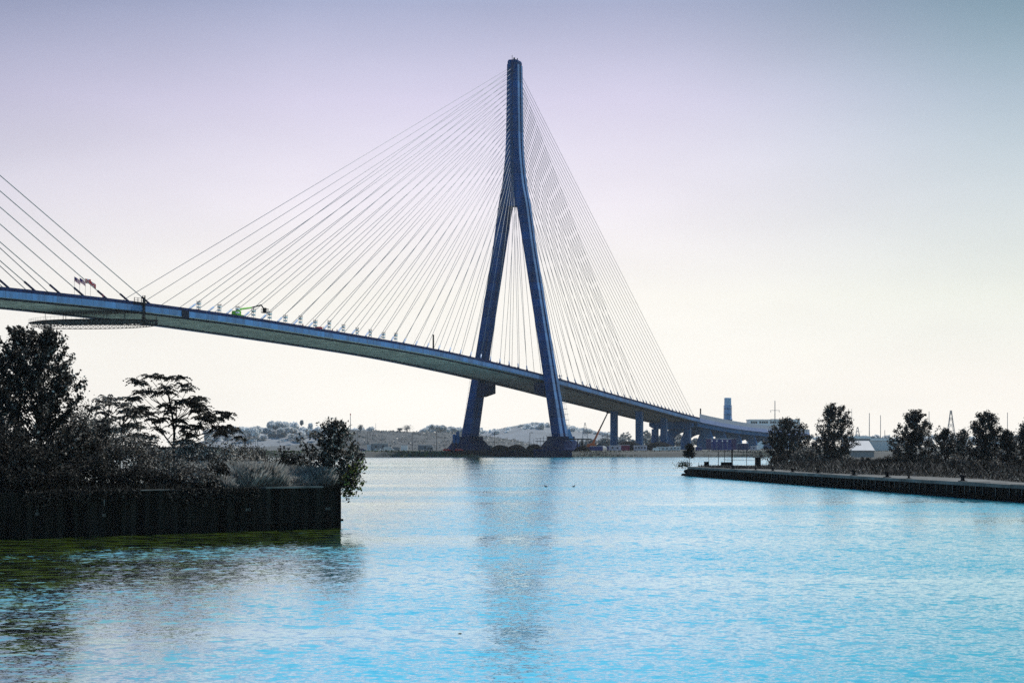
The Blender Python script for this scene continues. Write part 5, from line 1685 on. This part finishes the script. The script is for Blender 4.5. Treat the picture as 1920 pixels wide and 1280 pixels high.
while a < 325:
    p = Q(a, -.06)
    pl_.hexa([(*Q(a, -.16), -1), (*Q(a + .34, -.16), -1), (*Q(a + .34, -.003), -1), (*Q(a, -.003), -1),
              (*Q(a, -.16), ZQ - .43), (*Q(a + .34, -.16), ZQ - .43), (*Q(a + .34, -.003), ZQ - .43), (*Q(a, -.003), ZQ - .43)])
    if random.random() < .6:
        h0 = random.uniform(.5, 1.0)
        o_ = random.uniform(-.05, .1)
        stn.quad((*Q(a + .05 + o_, -.175), ZQ - .45 - h0), (*Q(a + .16 + o_, -.175), ZQ - .45 - h0), (*Q(a + .20 + o_, -.175), ZQ - .46), (*Q(a + .04 + o_, -.175), ZQ - .46))
    a += random.uniform(1.9, 2.5)
pl_.build('pilaster', M_QUAYW, qw)['kind'] = 'stuff'
stn.build('lime_streak', M_STAIN, qw)['kind'] = 'stuff'
# dark rubble slope at the tip
rb = MB(); rgk = np.random.default_rng(8)
for k in range(90):
    a = rgk.uniform(-16, 1.5); b_ = rgk.uniform(-.2, 9)
    z = ZQ * (1 - max(0, -a - 6) / 9.0) * rgk.uniform(.2, 1.0)
    x, y = Q(a * .6, b_)
    r = rgk.uniform(.35, 1.0)
    prof = [(.3*r, -r*.8), (.9*r, -r*.3), (1.0*r, .1*r), (.6*r, .55*r), (.1*r, .65*r)]
    rb.lathe((x, y, z - .3), prof, 6)
o = rb.build('riprap', M_QUAYW); tag(o, 'dark rubble slope at the tip of the right quay', 'rubble', kind='stuff')
# bollards
BO = [(1374, 'first'), (1417, 'second'), (1449, 'third'), (1486, 'fourth'), (1534, 'fifth'), (1601, 'sixth'), (1663.5, 'seventh'), (1704, 'eighth'), (1805, 'ninth')]
bo = empty('bollard', (0, 0, 0))
MB().lathe((0, 0, 0), [(.26, 0), (.22, .10), (.17, .16), (.17, .38), (.30, .46), (.30, .56), (.12, .62)], 12).build('post', M_BLACK, bo, True)
MB().box(-.36, .36, -.36, .36, -.02, .06).build('base_plate', M_BLACK, bo)
for i, (px, w_) in enumerate(BO):
    o = bo if i == 0 else copy_tree(bo)
    k = (px - 960) / F; A = Q(0, .9)
    t = (k * A[1] - A[0]) / (qx - k * qy)
    p = Q(t, .9)
    o.location = (p[0], p[1], ZQ)
    s = 1.25 if px in (1601, 1663.5, 1805) else (.75 if px in (1704, 1417) else 1.0)
    o.scale = (s, s, s)
    tag(o, 'black iron bollard on the quay edge, %s from the quay tip' % w_, 'bollard', 'bollards along the right quay')
# fence at the tip
YF = 436
fe = empty('fence', (xat(1386, YF), YF, ZQ - .1), 'thin black post and rail fence near the tip of the right quay', 'fence')
xo = xat(1386, YF)
for px, r, yt in ((1346.9, .075, 842), (1358.6, .06, 842), (1372.6, .17, 842.5), (1399.8, .06, 843), (1425, .06, 844)):
    zt = HC + (HY - yt) / F * YF - ZQ + .1
    MB().tube([(xat(px, YF) - xo, 0, 0), (xat(px, YF) - xo, 0, zt)], r, 6).build('post', M_BLACK, fe)
for y0, y1, r in ((845.2, 848.6, .05), (862, 862.5, .03)):
    MB().tube([(xat(1358.6, YF) - xo, 0, HC + (HY - y0)/F*YF - ZQ + .1), (xat(1425, YF) - xo, 0, HC + (HY - y1)/F*YF - ZQ + .1)], r, 4).build('rail', M_BLACK, fe)
def crate(px, ytop, wpx, Y, label, name='equipment_box', cat='box', dep=1.0, capo=.0):
    zt = HC + (HY - ytop) / F * Y
    w = wpx / F * Y
    o = empty(name, (xat(px, Y), Y, ZQ - .06), label, cat, None)
    h = zt - ZQ + .06
    MB().box(-w/2, w/2, -dep/2, dep/2, .06, h - .08).build('body', M_BLACK, o)
    MB().box(-w/2 - .05 - capo, w/2 + .05, -dep/2 - .05, dep/2 + .05, h - .077, h).build('lid', M_BLACK, o)
    q = MB()
    for a in (-w*.35, w*.35): q.box(a - .08, a + .08, -dep/2 + .05, dep/2 - .05, 0, .059)
    q.build('skid', M_BLACK, o)
    return o
crate(1324.8, 865, 8.6, 425, 'small black box on the quay tip beside a short post')
crate(1361.5, 866, 19, 424, 'wide low black box in front of the fence')
o = crate(1421, 857, 10, 415, 'tall black cabinet with an overhanging top beside the first big tree', 'electrical_cabinet', 'cabinet', 1.1, .35)
pole(1328.8, 852, 427, ZQ - .1, .06, 'short black post behind the small box on the quay tip', None, M_BLACK, 0, 'short_post', 'post')
pole(1310.2, 867, 420, ZQ - .1, .08, 'knee high black stump on the quay tip', None, M_BLACK, 0, 'short_post', 'post')

# trees on the quay
def qbase(px, Y): return (xat(px, Y), Y, ZQ - .15)
def qtree(label, px, Y, rows, ytop, ybot, n_limb, n_twig, n_leaf, leaf, seed, m=M_LEAF_DK, m2=None, name='poplar_tree', r=.14, up=1.1):
    b_ = qbase(px, Y)
    Hh = HC + (HY - ytop) / F * Y - ZQ
    yb = HY + (HC - ZQ) / Y * F
    return tree(name, label, 'tree', b_, Hh, [(h_, a_ * (1.28 - .2 * h_), c_ * (1.28 - .2 * h_)) for h_, a_, c_ in ev(rows, px, ytop, yb, Y)], int(n_limb * 1.35), n_twig, n_leaf, leaf * .9, m, 'trees on the right quay', r, seed, up, .85, .16, .03, 0, M_LEAF_MID if m is M_LEAF_DK else M_LEAF_DK)
qtree('wide dark tree with two humped crown tops at the left end of the quay trees', 1476, 430, [(875, 1450, 1500), (850, 1434, 1515), (825, 1434, 1517), (805, 1440, 1515), (795, 1450, 1508), (783, 1466, 1500)], 783, 872, 84, 8, 13, .27, 31)
qtree('tallest pointed dark tree of the right quay, with open upper twigs', 1564, 400, [(875, 1540, 1590), (850, 1530, 1592), (835, 1532, 1600), (815, 1535, 1600), (800, 1528, 1603), (785, 1533, 1598), (770, 1548, 1590), (758, 1554, 1582)], 757, 877, 84, 8, 13, .25, 32)
qtree('small low tree between the two big dark trees on the quay', 1530, 415, [(872, 1512, 1548), (850, 1512, 1546), (835, 1518, 1540), (826, 1526, 1534)], 826, 875, 26, 7, 12, .22, 33, M_LEAF_MID)
qtree('broad spiky dark tree right of the pale shed', 1716, 365, [(880, 1680, 1750), (850, 1668, 1760), (825, 1668, 1762), (808, 1675, 1757), (795, 1690, 1750), (780, 1694, 1738), (770, 1694, 1722)], 769, 880, 92, 8, 13, .245, 34)
qtree('medium dark tree between the broad spiky tree and the fan topped one', 1772, 345, [(880, 1750, 1795), (850, 1748, 1800), (830, 1750, 1798), (815, 1762, 1795), (805, 1778, 1792)], 804, 883, 44, 8, 13, .23, 35)
qtree('paler small tree leaning on the fan topped one', 1806, 338, [(885, 1790, 1828), (850, 1788, 1824), (825, 1792, 1822), (806, 1800, 1818)], 804, 884, 30, 7, 12, .20, 36, M_LEAF_MID)
qtree('fan topped dense dark tree, second large one from the right frame edge', 1848, 322, [(885, 1825, 1872), (850, 1818, 1876), (820, 1818, 1880), (800, 1820, 1876), (785, 1826, 1870), (773, 1836, 1864)], 772, 886, 84, 8, 13, .22, 37)
qtree('conical medium tree beside the right frame edge', 1888, 312, [(888, 1862, 1912), (860, 1862, 1915), (840, 1868, 1910), (820, 1878, 1902), (808, 1886, 1896)], 807, 888, 44, 8, 13, .21, 38)
qtree('dark tree cut by the right frame edge', 1932, 305, [(888, 1908, 1970), (850, 1905, 1980), (820, 1908, 1980), (800, 1914, 1970), (783, 1920, 1945)], 782, 889, 50, 8, 13, .22, 39)
# little tree on the tip
tb = at(1293, 875, 424)
tree('young_tree', 'small round topped tree alone on the tip of the right quay', 'tree', (tb[0], tb[1], ZQ - .1), HC + (HY - 832) / F * 424 - ZQ,
     [(0, .1, .1), (.22, .9, .5), (.40, .35, .45), (.55, 1.3, 1.2), (.75, 1.3, 1.1), (.9, .9, .8), (1, .3, .4)], 30, 6, 9, .22, M_LEAF_DK, None, .075, 41, .5, .5, .13, .5)
rng = np.random.default_rng(77)
sb = empty('shrub', (tb[0] - 1.0, tb[1] - .6, ZQ - .6), 'small bright edged bush hanging off the tip of the right quay', 'shrub')
C = rng.normal(0, 1, (420, 3)) * np.array((.75, .5, .38)) + np.array((0, 0, .9)); s_ = rng.uniform(0, 1, 420) < .75
quads_mesh('dark_foliage', leaves_at(C[s_], .2), M_LEAF_DK, sb); quads_mesh('bright_foliage', leaves_at(C[~s_] + np.array((-.5, -.1, -.1)), .18), M_LEAF_YG, sb)
MB().tube([(.9, .5, .2), (.3, .2, .7), (-.2, 0, 1.0)], [.04, .03, .01], 4).build('stems', M_BARK, sb)
# shrubs and weeds on the quay
QS = [(1500, 398, 3.4, 2.6, 'grey shrub in front of the twin humped tree'), (1522, 392, 3.6, 3.0, 'larger grey shrub left of the tallest quay tree'),
      (1590, 380, 3.2, 1.9, 'low grey shrub at the foot of the tallest quay tree'), (1462, 412, 3.0, 1.9, 'low shrub left below the twin humped tree'),
      (1680, 350, 3.2, 2.2, 'dark shrub at the left foot of the broad spiky tree'), (1655, 360, 3.0, 1.6, 'low dark shrub below the pale shed'),
      (1620, 372, 3.4, 1.6, 'low weedy shrub left below the pale shed'), (1750, 333, 3.0, 2.0, 'dark shrub right of the gap under the broad spiky tree'),
      (1795, 322, 2.8, 2.2, 'grey shrub below the paler small tree'), (1842, 308, 3.0, 1.8, 'dark shrub at the foot of the fan topped tree'),
      (1872, 302, 2.4, 1.7, 'speckled shrub between fan topped and conical trees'), (1905, 296, 3.0, 1.9, 'speckled shrub by the right frame edge')]
for i, (px, Y, W, Hh, lab) in enumerate(QS):
    shrub(lab, (xat(px, Y), Y, ZQ - .1), W * 1.25, Hh * 1.35, 2900, .15, M_LEAF_MID if i in (0, 1, 2, 8, 10) else M_LEAF_DK, 140 + i, 'shrubs on the right quay')
n = 26000
a = RNG.uniform(28, 300, n); b_ = RNG.uniform(0, 1, n) ** 1.2 * 26
off = 3.4 + 2.2 * np.sin((a - 20) / 5.6 * .35) + 3.0 * np.minimum(1, (a - 20) / 5.6 / 25)
pts = np.array([(*Q(p, q + o_), ZQ - .07) for p, q, o_ in zip(a, b_, off)])
hh = .5 + 1.2 * np.clip(b_ / 6, 0, 1)
o = blades('weeds', pts, hh * RNG.uniform(.5, 1.2, n), .035, M_BLADE_DK, .8); tag(o, 'dark grey weeds along the back of the quay apron', 'weeds', kind='stuff')
nc = 900
ca = RNG.uniform(26, 300, nc); cb = RNG.uniform(0, 1, nc) ** 1.1 * 24
co_ = 3.6 + 2.2 * np.sin((ca - 20) / 5.6 * .35) + 3.0 * np.minimum(1, (ca - 20) / 5.6 / 25)
ch_ = RNG.uniform(.25, 1.0, nc) * np.clip(.5 + cb / 8, .5, 1.5)
C = np.array([(*Q(p, q + o_), ZQ) for p, q, o_ in zip(ca, cb, co_)])
C = np.repeat(C, 26, axis=0); hh_ = np.repeat(ch_, 26)
C = C + RNG.normal(size=C.shape) * np.array((.45, .45, 0)); C[:, 2] += hh_ * RNG.uniform(0, 1, len(C)) ** .8
o = quads_mesh('weed_clumps', leaves_at(C, .13), M_LEAF_MID); tag(o, 'leafy grey weed clumps among the quay grass', 'weeds', kind='stuff')
n = 2500
a = RNG.uniform(0, 40, n); b_ = RNG.uniform(1.6, 9, n)
pts = np.array([(*Q(p, q), ZQ - .07) for p, q in zip(a, b_)])
o = blades('weeds', pts, .5, .08, M_BLADE_DK, .5); tag(o, 'sparse dark weeds on the quay tip', 'weeds', kind='stuff')

# ------------------------------------------------------------------ ducks
def duck(px, py, label, face):
    Y = HC * F / (py - HY)
    o = empty('duck', (xat(px, Y), Y, 0), label, 'duck', 'ducks on the river', face)
    b = MB()
    b.tube([(-.30, 0, .10), (-.22, 0, .10), (-.05, 0, .09), (.12, 0, .10), (.20, 0, .18), (.21, 0, .30), (.22, 0, .38), (.27, 0, .40), (.36, 0, .375), (.37, 0, .37)],
           [.015, .07, .125, .11, .065, .045, .06, .05, .02, .008], 8)
    b.tube([(-.36, 0, .17), (-.26, 0, .12), (-.2, 0, .1)], [.01, .04, .05], 6)
    b.build('body', M_BLACK, o, True)
    o.scale = (.78, .78, .78)
    return o
duck(1023.5, 912.5, 'dark duck swimming on open water, left one of the pair', math.pi)
duck(1075.5, 912.5, 'dark duck swimming on open water, right one of the pair', 0.3)
Yw = HC * F / (1187.5 - HY)
dwd = MB(); dwd.tube([(-.10, 0, -.01), (-.02, .01, .02), (.06, 0, .015), (.10, -.02, .03)], [.012, .02, .018, .008], 6)
dwd.tube([(.0, .0, .02), (.03, .01, .06)], [.01, .006], 5)
o = dwd.build('driftwood', M_BLACK, None, True); o.location = (xat(862, Yw), Yw, 0); o.scale = (.7, .7, .7)
tag(o, 'tiny dark piece of driftwood on the near water', 'driftwood')
